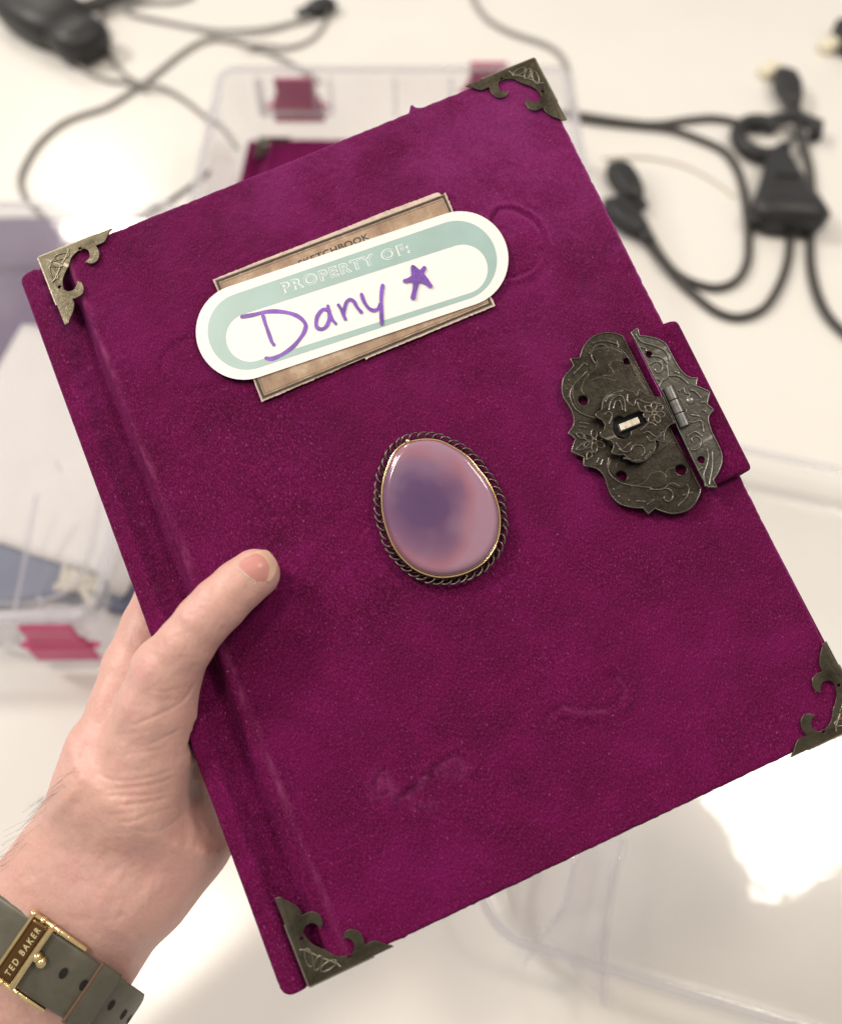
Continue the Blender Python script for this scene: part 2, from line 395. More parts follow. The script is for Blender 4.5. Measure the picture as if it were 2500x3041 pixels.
HX = np.array([SPX - .001, SPX, SPX + .0012, -.0035, -.0018, 0.0, .0025, .0050, .0066, .0082, .0098, .0125, .016, 0.3])
HZ = np.array([-.003, -.0018, -.0002, .0006, -.0012, -.0032, -.0048, -.0054, -.0034, .0004, .0018, .0007, 0, 0])
def cover_height(x, y):
    h = np.interp(x, HX, HZ); fade_ = np.clip((np.minimum(-y, y + BH) - .020) / .012, 0, 1); h = np.where(x > .0025, np.minimum(h, np.interp(x, HX, HZ) * fade_ + (1 - fade_) * np.minimum(0, h)), h)
    h = h + 0.00006 * vnoise(x, y, .0020, 1) + 0.00006 * vnoise(x, y, .016, 2) + 0.00016 * vnoise(x, y, .06, 3)
    h = h + np.where((x > .003) & (x < .014), 0.00018 * vnoise(x * 2.2, y, .005, 4), 0)
    c3 = lambda pts: bps(cr_px(1380, 560, 5.787, pts))
    c4 = lambda pts: bps(cr_px(440, 940, 4.34, pts))
    c5 = lambda pts: bps(cr_px(1050, 1950, 1.929, pts))
    def crease(pts, wdt, amp, lift):
        nonlocal h
        d, s = polydist(x, y, [tuple(p) for p in catmull(pts, 5)])
        k = 1 + 0.4 * vnoise(x, y, .004, 9)
        h = h - amp * k * np.exp(-(d / wdt) ** 2) + lift * k * np.exp(-((d - wdt * 1.7) / (wdt * 1.1)) ** 2) * (s > 0)
    crease(c3([(470, 600), (520, 470), (640, 350), (860, 350), (1040, 430), (1200, 520), (1330, 680), (1390, 850), (1370, 1050), (1310, 1240), (1150, 1390), (960, 1480), (740, 1520)]), .0009, .00050, .00042)
    crease(c3([(540, 690), (720, 680)]), .0007, .0004, .0)
    crease(c4([(600, 270), (450, 300), (310, 380), (220, 520), (190, 680), (280, 840), (420, 960), (620, 1000), (850, 960), (1090, 860), (1200, 830)]), .0010, .00055, -.0003)
    crease(c5([(1510, 75), (1580, 100), (1612, 150), (1605, 195), (1575, 240), (1500, 270), (1400, 285), (1260, 265), (1190, 295), (1170, 330), (1185, 360)]), .0012, .00050, .00055)
    crease(c5([(330, 800), (430, 720), (520, 640), (600, 580), (660, 560), (690, 600)]), .0018, .00050, .00060)
    crease(c5([(190, 760), (185, 690), (215, 640)]), .0009, .0005, .0006)
    for cx, cy, r, a in ((240, 720, 55, .0006), (470, 660, 40, .0007), (640, 610, 45, .0006), (450, 820, 60, .0004)):
        p = bp(1050 + cx / 1.929, 1950 + cy / 1.929); rr = r / 1.929 / 8900
        h = h + a * np.exp(-(((x - p[0]) ** 2 + (y - p[1]) ** 2) / rr ** 2)) * (1 + 0.7 * vnoise(x, y, .0013, 6))
    return h
def rolled(n_flat0, n_flat1, L0, L1, step, r, deep, nr=6, nd=2):
    """parameters across a sheet whose both ends roll over an edge of radius r: (pos, drop)"""
    out = []
    for k in range(nd, 0, -1): out.append((L0, r + deep * k / nd)) if n_flat0 else None
    if n_flat0:
        for k in range(nr): a = math.pi / 2 * (1 - k / nr); out.append((L0 + r - r * math.sin(a), r * (1 - math.cos(a))))
    a0 = L0 + (r if n_flat0 else 0); a1 = L1 - (r if n_flat1 else 0); n = int((a1 - a0) / step)
    for k in range(n + 1): out.append((a0 + (a1 - a0) * k / n, 0.0))
    if n_flat1:
        for k in range(1, nr + 1): a = math.pi / 2 * k / nr; out.append((a1 + r * math.sin(a), r * (1 - math.cos(a))))
        for k in range(1, nd + 1): out.append((L1, r + deep * k / nd))
    return np.array(out)
def front_cover_mesh():
    px_ = rolled(True, True, SPX, BW, .00062, .0016, .002); py_ = rolled(True, True, -BH, 0.0, .00062, .0014, .002)
    X, Y = np.meshgrid(px_[:, 0], py_[:, 0]); DX, DY = np.meshgrid(px_[:, 1], py_[:, 1])
    # spine head and tail sit a little short of the board edges and are rounded
    t = np.clip((-.0005 - X) / .002, 0, 1); t = t * t * (3 - 2 * t); rd = np.clip((SPX + .004 - X) / .004, 0, 1)
    ins_t = .0022 * t + .0022 * rd ** 2; ins_b = -.0012 * t + .0030 * rd ** 2.2
    Yn = -BH + ins_b + (Y + BH) * (BH - ins_b - ins_t) / BH
    Z = cover_height(X, Y) - np.maximum(DX, DY)
    e = np.exp(-np.minimum(np.minimum(BW - X, -Y), Y + BH) / .004)
    Yn = Yn + e * .00010 * vnoise(X, Y * 0, .0016, 31) * (np.abs(DY) > 0); Xn = X + e * .00010 * vnoise(X * 0, Y, .0016, 32) * (DX > 0)
    # worn lump of pile on the top edge
    p = bp(1228, 318); g = np.exp(-((X - p[0]) / .0016) ** 2) * np.exp(Y / .0016); Yn = Yn + g * .0022 * (1 + .5 * vnoise(X, Y, .0008, 8))
    Xn = Xn + Yn * SKEW
    V = np.stack([Xn, Yn, Z], -1).reshape(-1, 3); ny, nx = X.shape
    idx = np.arange(nx * ny).reshape(ny, nx)
    Q = np.stack([idx[:-1, :-1], idx[:-1, 1:], idx[1:, 1:], idx[1:, :-1]], -1).reshape(-1, 4)
    return mkq('front_cover', V, Q)
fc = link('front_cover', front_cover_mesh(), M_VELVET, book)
def lighten_pile(me):
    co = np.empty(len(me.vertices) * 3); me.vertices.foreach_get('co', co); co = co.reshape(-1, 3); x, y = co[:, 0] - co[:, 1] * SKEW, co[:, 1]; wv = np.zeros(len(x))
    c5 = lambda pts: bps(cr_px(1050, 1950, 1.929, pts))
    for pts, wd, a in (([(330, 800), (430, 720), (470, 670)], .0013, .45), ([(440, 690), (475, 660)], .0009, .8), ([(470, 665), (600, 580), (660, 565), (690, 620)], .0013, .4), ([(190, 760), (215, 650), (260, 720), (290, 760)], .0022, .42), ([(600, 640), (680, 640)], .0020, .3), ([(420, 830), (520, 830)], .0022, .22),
        ([(1580, 100), (1612, 150), (1600, 210)], .0007, .40), ([(1260, 270), (1400, 292), (1500, 285)], .0008, .42), ([(1170, 330), (1185, 360)], .0006, .4)):  # lighter rims of the curled dent: brushed pile's sheen put into the colour
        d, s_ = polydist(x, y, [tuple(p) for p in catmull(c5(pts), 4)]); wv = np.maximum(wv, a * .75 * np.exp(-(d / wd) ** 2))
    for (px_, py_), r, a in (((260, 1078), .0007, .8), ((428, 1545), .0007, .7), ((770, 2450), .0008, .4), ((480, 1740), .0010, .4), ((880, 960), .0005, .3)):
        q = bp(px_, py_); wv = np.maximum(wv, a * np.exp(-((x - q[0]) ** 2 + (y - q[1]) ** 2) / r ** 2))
    at = me.attributes.new('wear_and_rims', 'FLOAT', 'POINT'); at.data.foreach_set('value', wv.astype(np.float32))
lighten_pile(fc.data)
def slab(x0, x1, y0, y1, z0, z1, bev):
    return box(x1 - x0, y1 - y0, z1 - z0, ((x0 + x1) / 2, (y0 + y1) / 2, (z0 + z1) / 2), bev)
link('front_board', slab(.012, BW - .0022, -BH + .0022, -.0022, -.0048, -.0036, .0003), M_VELVET, book)
link('page_block', slab(.002, BW - .006, -BH + .005, -.005, -TB + .0035, -.0070, .0004), M_PAGES, book)
bm_ = slab(.006, BW, -BH, 0, -TB, -TB + .0035, .0015); link('back_cover', bm_, M_VELVET, book)
# spine: rounded velvet strip from front roll to back cover
V = []; Fs = []; n = 14
for iy, y in enumerate(np.linspace(-BH - .0 + .002, -.0035, 60)):
    for k in range(n + 1):
        a = math.pi * k / n; z = -TB / 2 + (TB / 2 - .0012) * math.cos(a); x = SPX + .0035 - .0042 * math.sin(a) ** .6
        if k >= n - 1: x += .010 * (k - n + 2)
        V.append((x + y * SKEW, y, z))
for i in range(59):
    for k in range(n):
        a = i * (n + 1) + k; Fs.append((a, a + 1, a + n + 2, a + n + 1))
link('spine', mk('spine', V, Fs), M_VELVET, book)

# --- filigree corner guards: outline measured once at the top right corner, mirrored onto the others
tr = cr_px(1360, 160, 4.96, [(105, 512), (200, 522), (330, 560), (452, 520), (480, 600), (540, 660), (620, 680), (690, 652), (732, 578), (650, 578), (602, 545), (580, 480),
      (612, 428), (690, 403), (800, 405), (880, 438), (930, 465), (1010, 490), (1100, 530), (1165, 585), (1206, 650), (1182, 712), (1112, 742), (1045, 722), (1000, 682),
      (975, 740), (1000, 808), (1050, 852), (1110, 866), (1180, 850), (1232, 825), (1262, 882), (1320, 930), (1400, 970), (1475, 998), (1520, 1030)])
tr = [(BW - x, -y) for x, y in [(q[0] - q[1] * SKEW, q[1]) for q in bps(tr)]]       # p along the top edge, q down the side, from the apex
SHARP = {0, 3, 8, 16, 24, 30, len(tr) - 1}
def guard_outline():
    segs = []; cur = [tr[0]]
    for i in range(1, len(tr)):
        cur.append(tr[i])
        if i in SHARP: segs.append(cur); cur = [tr[i]]
    out = []
    for s in segs:
        c = [tuple(v) for v in catmull(s, 4)]; out += c[:-1]
    out.append(tr[-1])
    out[0] = (out[0][0], -.0006); out[-1] = (-.0006, out[-1][1])
    return out + [(-.0006, -.0006)]
def guard_mesh(mx, my):
    G = guard_outline()
    h1 = [(tr[0][0] * .745 + .0026 * math.cos(k * .63) * .22, .0030 + .0026 * math.sin(k * .63) * .22) for k in range(10)]
    h2 = [(.0026 + .00055 * math.cos(k * .63), .0132 + .00055 * math.sin(k * .63)) for k in range(10)]
    h1 = [(.0142 + .00055 * math.cos(k * .63), .0024 + .00055 * math.sin(k * .63)) for k in range(10)]
    me = [plate([G, h1, h2], .0005, .00016, .0004)]
    me.append(smooth(box(.0215, .0005, .0042, (.0102, -.0008, -.0015)), False)); me.append(smooth(box(.0005, .0195, .0042, (-.0008, .0092, -.0015)), False))
    # embossed leaves
    R = []; z = .00095
    def loop(c, a, b, rot):
        return [(c[0] + a * math.cos(t) * math.cos(rot) - b * math.sin(t) * math.sin(rot), c[1] + a * math.cos(t) * math.sin(rot) + b * math.sin(t) * math.cos(rot), z) for t in np.linspace(0, 2 * math.pi, 17)]
    for c, a, b, ro in (((.0046, .0046), .0022, .0010, math.pi / 4), ((.0072, .0026), .0027, .0011, .12), ((.0026, .0072), .0027, .0011, math.pi / 2 - .12)):
        R.append(loop(c, a, b, ro))
    R.append([(.0105, .0008, z), (.0098, .0022, z), (.0085, .0034, z), (.0066, .0052, z)]); R.append([(.0008, .0105, z), (.0022, .0098, z), (.0034, .0085, z), (.0052, .0066, z)])
    me.append(tube(R, .00032, res=2))
    m = merge('corner_guard', me)
    M = Matrix.Diagonal((mx, my, 1, 1)); m.transform(M)
    if mx * my < 0: m.flip_normals()
    return m
for (ax, ay, mx, my, zz) in ((BW, 0, -1, -1, 0), (0, 0, 1, -1, 0), (0, -BH, 1, 1, 0), (BW, -BH, -1, 1, 0)):
    m = guard_mesh(mx, my); g = link('corner_guard', m, M_BRASS, book); g.location = (ax + ay * SKEW, ay, .0003)

# --- paper label and name sticker
def ragged(pts, amp, step, seed):
    r = np.random.default_rng(seed); out = []
    for (x0, y0), (x1, y1) in zip(pts, pts[1:] + pts[:1]):
        L = math.hypot(x1 - x0, y1 - y0); n = max(1, int(L / step)); nx, ny = -(y1 - y0) / L, (x1 - x0) / L
        for k in range(n):
            a = r.normal() * amp if k else 0; out.append((x0 + (x1 - x0) * k / n + nx * a, y0 + (y1 - y0) * k / n + ny * a))
    return out
c3 = lambda pts: bps(cr_px(500, 500, 1.578, pts))
LQ = c3([(212, 528), (430, 440), (700, 337), (1000, 216), (1262, 120), (1276, 130), (1280, 137), (1297, 120), (1330, 197), (1430, 440), (1530, 650), (1300, 745), (1000, 868), (940, 893), (928, 903), (920, 890), (780, 955), (620, 1022), (440, 1100), (330, 800)])
label = link('paper_label', plate([ragged(LQ, .00007, .0006, 5)], .0004, .0001, .0008), M_KRAFTEDGE, book)
CQ = c3([(212, 528), (1297, 120), (1530, 650), (440, 1100)])
cen = np.mean(CQ, 0)
def inset(q, d):
    q = [np.array(v) for v in q]; out = []
    for i in range(4):
        a, b, c = q[i - 1], q[i], q[(i + 1) % 4]; u = (a - b) / np.linalg.norm(a - b); v = (c - b) / np.linalg.norm(c - b)
        s = abs(u[0] * v[1] - u[1] * v[0]); out.append(tuple(b + (u + v) * d / s))
    return out
link('kraft_face', plate([inset(CQ, .00055)], .00006, .00001, .00121), M_KRAFT, label)
link('printed_frame', merge('printed_frame', [plate([ragged(inset(CQ, .00085), .00003, .0008, 2), ragged(inset(CQ, .0017), .00004, .0008, 3)[::-1]], .00003, .000005, .00129)]), M_BLACKINK, label)
link('thin_frame', plate([inset(CQ, .00230), inset(CQ, .00243)[::-1]], .00003, .000005, .00129), M_BROWNINK, label)
q2 = lambda x, y: bp(780 + x / 2.893, 560 + y / 2.893, .0012)
cap = math.dist(q2(850, 385), q2(870, 437)) * .92
link('lettering', text('SKETCHBOOK', q2(322, 672), q2(922, 430), cap, .00131, bold=.016, space=1.05), M_BLACKINK, label)

def stadium(c0, c1, r0, r1, n=28):
    a = math.atan2(c1[1] - c0[1], c1[0] - c0[0]); out = []
    for k in range(n + 1): t = a + math.pi / 2 + math.pi * k / n; out.append((c0[0] + r0 * math.cos(t), c0[1] + r0 * math.sin(t)))
    for k in range(n + 1): t = a - math.pi / 2 + math.pi * k / n; out.append((c1[0] + r1 * math.cos(t), c1[1] + r1 * math.sin(t)))
    return out
def stad_px(c0, c1, r0, r1): return [bp(500 + x / 1.578, 500 + y / 1.578, .0018) for x, y in stadium(c0, c1, r0, r1)][::-1]
S_OUT = stad_px((353, 766), (1369, 424), 224, 224)
S_T0 = stad_px((366, 762), (1352, 432), 181, 187)
S_T1 = stad_px((384, 792), (1380, 472), 114, 116)
stk = link('name_sticker', plate([S_OUT], .00022, .00004, .0015), M_PAPERW, book)
link('printed_border', plate([S_T0, S_T1[::-1]], .00003, .000005, .00174), M_TEAL, stk)
b0, b1 = q2(180, 906), q2(1277, 549)
cap = math.dist(q2(146, 822), q2(180, 906)) * .93
let = link('lettering', text('PROPERTY OF:', b0, b1, cap, .00181, bold=.046, space=1.24), M_WHITEINK, stk)
link('letter_fill', text('PROPERTY OF:', b0, b1, cap, .00185, bold=.002, space=1.24), M_TEAL, let)
def strokes(lines, width, z0):
    out = []
    for li, (pts, ww) in enumerate(lines):
        P = [np.array(bp(680 + x / 2.7125, 760 + y / 2.7125, .0018)) for x, y in pts]; P = catmull(P, 8)
        L = []; R_ = []; n = len(P)
        for i, p in enumerate(P):
            d = P[min(i + 1, n - 1)] - P[max(i - 1, 0)]; d /= np.linalg.norm(d) + 1e-12; nn = np.array([-d[1], d[0]])
            ws = width * ww * (0.5 + .05 * math.sin(i * .37 + li))
            L.append(p + nn * ws); R_.append(p - nn * ws)
        def capp(p, d, ws): 
            a0 = math.atan2(d[1], d[0]); return [p + ws * np.array([math.cos(a0 + t), math.sin(a0 + t)]) for t in np.linspace(math.pi / 2, -math.pi / 2, 8)[1:-1]]
        ws = width * ww * .5
        e = P[-1] - P[-2]; s = P[0] - P[1]
        ring = L + capp(P[-1], e, ws) + R_[::-1] + capp(P[0], s, ws)
        z = z0 + .00004 * li; nL = len(L)
        V = [(q[0], q[1], z) for q in ring]; N_ = len(ring)
        Fc = []
        rs = nL + 6
        for i in range(nL - 1): Fc.append((i, i + 1, rs + (nL - 1 - (i + 1)), rs + (nL - 1 - i)))
        Fc.append(tuple([nL - 1] + list(range(nL, nL + 6)) + [rs])); Fc.append(tuple([rs + nL - 1] + list(range(rs + nL, N_)) + [0]))
        m = mk('s', V, [f[::-1] for f in Fc], False); out.append(m)
    return merge('handwriting', out)
HW = [([(107, 490), (200, 474), (300, 450), (400, 447), (500, 464), (570, 496), (616, 548), (610, 605), (568, 672), (508, 738), (430, 792), (352, 828), (302, 824)], 1.0),
      ([(275, 480), (295, 550), (320, 620), (345, 690), (363, 716)], .85),
      ([(802, 440), (758, 432), (715, 482), (703, 540), (712, 578), (752, 590), (790, 560), (808, 505), (806, 440)], .95),
      ([(797, 404), (808, 450), (830, 510), (860, 546)], .8),
      ([(882, 397), (910, 440), (928, 490), (938, 510)], .85), ([(925, 462), (942, 385), (972, 352), (1005, 368), (1032, 415), (1066, 455)], .85),
      ([(1068, 312), (1088, 370), (1125, 422), (1168, 440), (1202, 425), (1220, 390)], .85), ([(1238, 240), (1227, 330), (1228, 440), (1231, 548)], .9),
      ([(1482, 340), (1500, 270), (1525, 190), (1572, 102)], 1.15), ([(1572, 104), (1520, 148), (1460, 188), (1416, 205)], 1.0),
      ([(1420, 204), (1490, 196), (1560, 206), (1622, 244)], 1.1), ([(1622, 244), (1575, 180), (1530, 130), (1480, 92)], 1.0), ([(1480, 94), (1488, 170), (1496, 250), (1486, 340)], 1.0)]
link('handwriting', strokes(HW, 32 / 2.7125 / 8500, .00190), M_INK, stk)

# --- agate stone in a gold bezel, ringed by a chain
AG = [bp(1000 + x / 2.893, 1200 + y / 2.893, .003) for x, y in [(612, 335), (700, 314), (790, 308), (880, 320), (950, 350), (1040, 400), (1130, 465), (1210, 560), (1280, 650), (1340, 760), (1380, 880), (1395, 1000),
      (1385, 1120), (1350, 1230), (1280, 1330), (1190, 1400), (1080, 1450), (960, 1475), (860, 1475), (760, 1450), (660, 1400), (560, 1310), (490, 1210), (440, 1090), (405, 960), (392, 830), (400, 690), (430, 570), (480, 450), (540, 375)]]
AGs = catmull(AG, 6, True); ac = np.mean(AGs, 0)
def agate_material():
    m, t, b = mat('lavender_agate'); tcn = N(t, 'TexCoord'); co = tcn.outputs['Object']
    mp = N(t, 'Mapping'); mp.inputs['Location'].default_value = (.0052, -.0024, 0); t.links.new(co, mp.inputs[0])
    sc = N(t, 'Mapping'); sc.inputs['Scale'].default_value = (51, 43, 0); sc.inputs['Rotation'].default_value = (0, 0, .25); t.links.new(mp.outputs[0], sc.inputs[0])
    nz = N(t, 'TexNoise'); nz.inputs['Scale'].default_value = 75; nz.inputs['Detail'].default_value = 1; t.links.new(co, nz.inputs['Vector'])
    ad = N(t, 'VectorMath', operation='MULTIPLY_ADD'); t.links.new(nz.outputs['Color'], ad.inputs[0]); ad.inputs[1].default_value = (.42, .42, 0); t.links.new(sc.outputs[0], ad.inputs[2])
    sb = N(t, 'VectorMath', operation='SUBTRACT'); t.links.new(ad.outputs[0], sb.inputs[0]); sb.inputs[1].default_value = (.21, .21, 0)
    ln = N(t, 'VectorMath', operation='LENGTH'); t.links.new(sb.outputs[0], ln.inputs[0])
    c = ramp(t, ln.outputs['Value'], [(0.0, (.080, .028, .110)), (0.40, (.098, .036, .122)), (0.68, (.185, .080, .158)), (0.86, (.315, .125, .180)), (1.0, (.335, .175, .245))])
    c = mixc(t, ramp(t, noise(t, co, 60, 2), [(0.50, (0, 0, 0)), (0.75, (.32, .32, .32))]), c, (.31, .215, .31))
    sk = noise(t, co, 700, 2, .3); c = mixc(t, ramp(t, sk, [(0.80, (0, 0, 0)), (0.84, (.5, .5, .5))]), c, (.5, .4, .5))
    t.links.new(c, b.inputs['Base Color']); b.inputs['Roughness'].default_value = .16; b.inputs['Coat Weight'].default_value = 1.0; b.inputs['Coat Roughness'].default_value = .03
    b.inputs['Subsurface Weight'].default_value = .3; b.inputs['Subsurface Radius'].default_value = (.002, .0015, .002)
    return m
def dome(outline, prof):
    V = []; Fc = []; m = len(outline); O = np.array(outline) - ac
    for s, z in prof:
        for q in O: V.append((q[0] * s, q[1] * s, z))
    for i in range(len(prof) - 1):
        for k in range(m): a, b = i * m + k, i * m + (k + 1) % m; Fc.append((a, b, b + m, a + m))
    V.append((0, 0, prof[-1][1] + .00005)); c = len(V) - 1
    for k in range(m): Fc.append(((len(prof) - 1) * m + k, (len(prof) - 1) * m + (k + 1) % m, c))
    me = mk('stone', V, Fc)
    a2 = sum(outline[i][0] * outline[(i + 1) % m][1] - outline[(i + 1) % m][0] * outline[i][1] for i in range(m))
    if a2 < 0: me.flip_normals()
    return me
prof = [(.99, .0), (1.0, .0015), (.995, .0026)] + [(.88 + .108 * math.cos(a), .0027 + .0021 * math.sin(a)) for a in np.linspace(0.1, math.pi / 2, 10)] + [(.75, .00505), (.60, .00530), (.45, .00550), (.30, .00564), (.12, .00572)]
stone = link('agate_stone', dome(AGs, prof), agate_material(), book); stone.location = (ac[0], ac[1], .0006)
bz = [((q[0] - ac[0]) * 1.012, (q[1] - ac[1]) * 1.012, .0022) for q in AGs]
ball = bmesh.new(); bmesh.ops.create_uvsphere(ball, u_segments=10, v_segments=8, radius=.0011); bl = bpy.data.meshes.new('k'); ball.to_mesh(bl); ball.free()
k0 = bp(1000 + 610 / 2.893, 1200 + 325 / 2.893, .003); bl.transform(Matrix.Translation((k0[0] - ac[0], k0[1] - ac[1], .0027)))
link('gold_bezel', merge('gold_bezel', [tube([bz], .00032, True), tube([[(x, y, .0012) for x, y, z in bz]], .00045, True), smooth(bl)]), M_GOLD, stone)
# curb chain: oval wire links, each turned against the next
ring = np.array([(q[0] - ac[0], q[1] - ac[1]) for q in AGs]); rl = np.linalg.norm(ring, axis=1, keepdims=True)
ring = ring + ring / rl * .00175
seg = np.linalg.norm(np.roll(ring, -1, 0) - ring, axis=1); cum = np.concatenate([[0], np.cumsum(seg)]); Ltot = cum[-1]; NL = 52
links = []
for i in range(NL):
    s = Ltot * i / NL; j = int(np.searchsorted(cum, s, 'right') - 1) % len(ring); f = (s - cum[j]) / seg[j]
    p = ring[j] * (1 - f) + ring[(j + 1) % len(ring)] * f; d = ring[(j + 1) % len(ring)] - ring[j]; a = math.atan2(d[1], d[0])
    lp = [(.00185 * math.cos(t), .00125 * math.sin(t), .00045 * math.sin(t) + .00015 * math.cos(2 * t)) for t in np.linspace(0, 2 * math.pi, 15)[:-1]]
    m = tube([lp], .00033, True, 2)
    m.transform(Matrix.Translation((p[0] + rng.normal() * .0001, p[1] + rng.normal() * .0001, .0010 + rng.normal() * .00012)) @ Matrix.Rotation(a, 4, 'Z') @ Matrix.Rotation(math.radians(26 + rng.normal() * 7), 4, 'Z') @ Matrix.Rotation(math.radians(32 + rng.normal() * 8), 4, 'X'))
    links.append(m)
link('chain', merge('chain', links), M_BRASS_DK, stone)

# --- flap and ornate clasp
F1 = bp(1868, 985, .004); F2 = bp(2028, 950, .003); F3 = bp(2237, 1398, .003); F4 = bp(2090, 1456, .004)
fy0, fy1 = (F3[1] + F4[1]) / 2 + .0006, (F1[1] + F2[1]) / 2 - .0002
fx0 = F1[0] - fy1 * SKEW + .0012; fx1 = (F2[0] + F3[0]) / 2 - (fy0 + fy1) / 2 * SKEW
def flap_mesh():
    t = .0022; z0 = .0010; path = []
    r = .0062
    for x in np.linspace(fx0, fx1 - r, 26): path.append((x, z0 + t / 2 + .0008 * (x - fx0) / (fx1 - fx0), 0, 1))
    zc = path[-1][1] - r
    for a in np.linspace(0.1, math.pi / 2, 9): path.append((fx1 - r + r * math.sin(a), zc + r * math.cos(a), math.sin(a), math.cos(a)))
    path.append((fx1, -TB + .004, 1, 0))
    for a in np.linspace(0.2, math.pi / 2, 7): path.append((fx1 - r * (1 - math.cos(a)), -TB + .002 - r * .6 * math.sin(a), math.cos(a), -math.sin(a)))
    path.append((fx1 - .03, -TB - .0018, 0, -1))
    ys = [fy0, fy0 + .0003, fy0 + .0009, fy0 + .0018] + list(np.linspace(fy0 + .003, fy1 - .003, 40)) + [fy1 - .0018, fy1 - .0009, fy1 - .0003, fy1]
    tt = [.15, .6, .88, 1] + [1] * 40 + [1, .88, .6, .15]
    V = []; Fc = []; npth = len(path); ny = len(ys)
    for side in (1, -1):
        for (x, z, nx, nz) in path:
            xin = .0018 * max(0, min(1, 1)) 
            for y, k in zip(ys, tt):
                o = side * t / 2 * k
                V.append((x + nx * o + y * SKEW, y, z + nz * o))
    half = npth * ny
    for i in range(npth - 1):
        for j in range(ny - 1):
            a = i * ny + j; Fc.append((a, a + ny, a + ny + 1, a + 1)); b = a + half; Fc.append((b, b + 1, b + ny + 1, b + ny))
    for i in range(npth - 1):
        a = i * ny; Fc.append((a, a + half, a + ny + half, a + ny)); a += ny - 1; Fc.append((a, a + ny, a + ny + half, a + half))
    for j in range(ny - 1): Fc.append((j, j + 1, j + 1 + half, j + half)); a = (npth - 1) * ny + j; Fc.append((a, a + half, a + 1 + half, a + 1))
    return mk('flap', V, Fc)
flap = link('closing_flap', flap_mesh(), M_VELVET_FLAP, book)
C4 = lambda pts, h: bps(cr_px(1550, 900, 2.17, pts), h)
def circ(c, r, h, n=18): 
    q = C4([c, (c[0] + r, c[1])], h); rr = math.dist(*q); return [(q[0][0] + rr * math.cos(k * 2 * math.pi / n), q[0][1] - rr * math.sin(k * 2 * math.pi / n)) for k in range(n)]
def segs_smooth(segs):
    out = []
    for s in segs: out += [tuple(v) for v in catmull(s, 5)][:-1]
    return out
def relief(lines, h, r):
    return tube([[(p[0], p[1], h) for p in catmull(C4(l, h), 5)] for l in lines], r, res=2)
def spiral(cx, cy, r0, turns, a0, sgn=1):
    return [(cx + r0 * (1 - .8 * k / 24) * math.cos(a0 + sgn * turns * 2 * math.pi * k / 24), cy + r0 * (1 - .8 * k / 24) * math.sin(a0 + sgn * turns * 2 * math.pi * k / 24)) for k in range(25)]
def flower(cx, cy, r, n=6, a0=0.3):
    out = []
    for i in range(n):
        a = a0 + 2 * math.pi * i / n
        out.append([(cx + r * (.18 * math.cos(a))), (cy + r * .18 * math.sin(a))] and [(cx + r * (u * math.cos(a) - v * math.sin(a)), cy + r * (u * math.sin(a) + v * math.cos(a))) for u, v in ((.15, 0), (.45, .24), (.85, .2), (1, 0), (.85, -.2), (.45, -.24), (.15, 0))])
    return out
clasp = link('clasp_plate', None, None, book) if False else None
zp = .0012
pl = segs_smooth([C4(s, zp) for s in (
    [(640, 215), (600, 200), (540, 193), (480, 205), (430, 235), (390, 285), (365, 357)], [(365, 357), (305, 363)], [(305, 363), (326, 408)], [(326, 408), (300, 440), (265, 480), (250, 540), (258, 610), (290, 660), (318, 715), (328, 770), (320, 805), (290, 845)],
    [(290, 845), (338, 880)], [(338, 880), (310, 965)], [(310, 965), (392, 1000)], [(392, 1000), (390, 1055)], [(390, 1055), (470, 1072), (520, 1120), (545, 1190), (570, 1250), (620, 1300), (700, 1325), (775, 1330)],
    [(775, 1330), (808, 1368)], [(808, 1368), (850, 1332)], [(850, 1332), (920, 1358), (980, 1365), (1060, 1345), (1110, 1300), (1140, 1245), (1150, 1205)], [(1150, 1205), (640, 215)])])
def lip(outline, k, z, r):
    c = np.mean(outline, 0); return tube([[(p[0] + (c[0] - p[0]) * k, p[1] + (c[1] - p[1]) * k, z) for p in outline]], r, True, 2)
plines = [spiral(520, 320, 85, .8, 2.2, 1), [(430, 330), (470, 300), (560, 290), (640, 320)], [(520, 470), (590, 460), (560, 400), (600, 370), (650, 380)], [(450, 260), (500, 245), (560, 250), (625, 270)], [(610, 245), (620, 285)],
    [(330, 460), (370, 420), (400, 390), (420, 400)], [(420, 440), (360, 500), (320, 550), (310, 610), (340, 680), (400, 720), (470, 740)], [(430, 460), (400, 500), (380, 560), (400, 590)], [(370, 770), (430, 780)], [(365, 795), (410, 802)],
    [(600, 500), (500, 480), (440, 500)], [(560, 1000), (552, 1050), (570, 1110), (640, 1160), (740, 1180), (830, 1190)], [(600, 1060), (620, 1030), (660, 1040)], [(700, 1180), (780, 1160), (830, 1100), (890, 1090), (930, 1120)],
    spiral(930, 1250, 60, .9, 4.0, 1), [(1060, 1170), (1075, 1200), (1060, 1250), (1000, 1310)], [(1030, 1240), (1100, 1220)], [(730, 1275), (790, 1280)], [(800, 1300), (850, 1265)], [(820, 1200), (900, 1200), (960, 1160), (1010, 1180)],
    [(495, 1000), (480, 1030)], [(520, 1010), (508, 1045)], [(920, 1150), (930, 1080), (980, 1060)]] + flower(465, 890, 75, 6, .5) + [[(345, 945), (400, 900), (435, 905), (390, 945), (345, 945)], [(415, 1010), (420, 970), (440, 960), (450, 990), (415, 1010)], [(345, 840), (380, 840), (410, 870), (370, 870), (345, 840)]]
dots = [(297, 505), (282, 560), (293, 610), (620, 1250), (680, 1275), (585, 1205)]
parts_ = [plate([pl] + [circ(c, r, zp)[::-1] for c, r in (((665, 385), 30), ((388, 635), 28), ((633, 1122), 33), ((1015, 1080), 32))], .0012, .0003, zp)]
parts_ += [lip(pl, .012, zp + .00125, .00030), relief(plines, zp + .00122, .00042)]
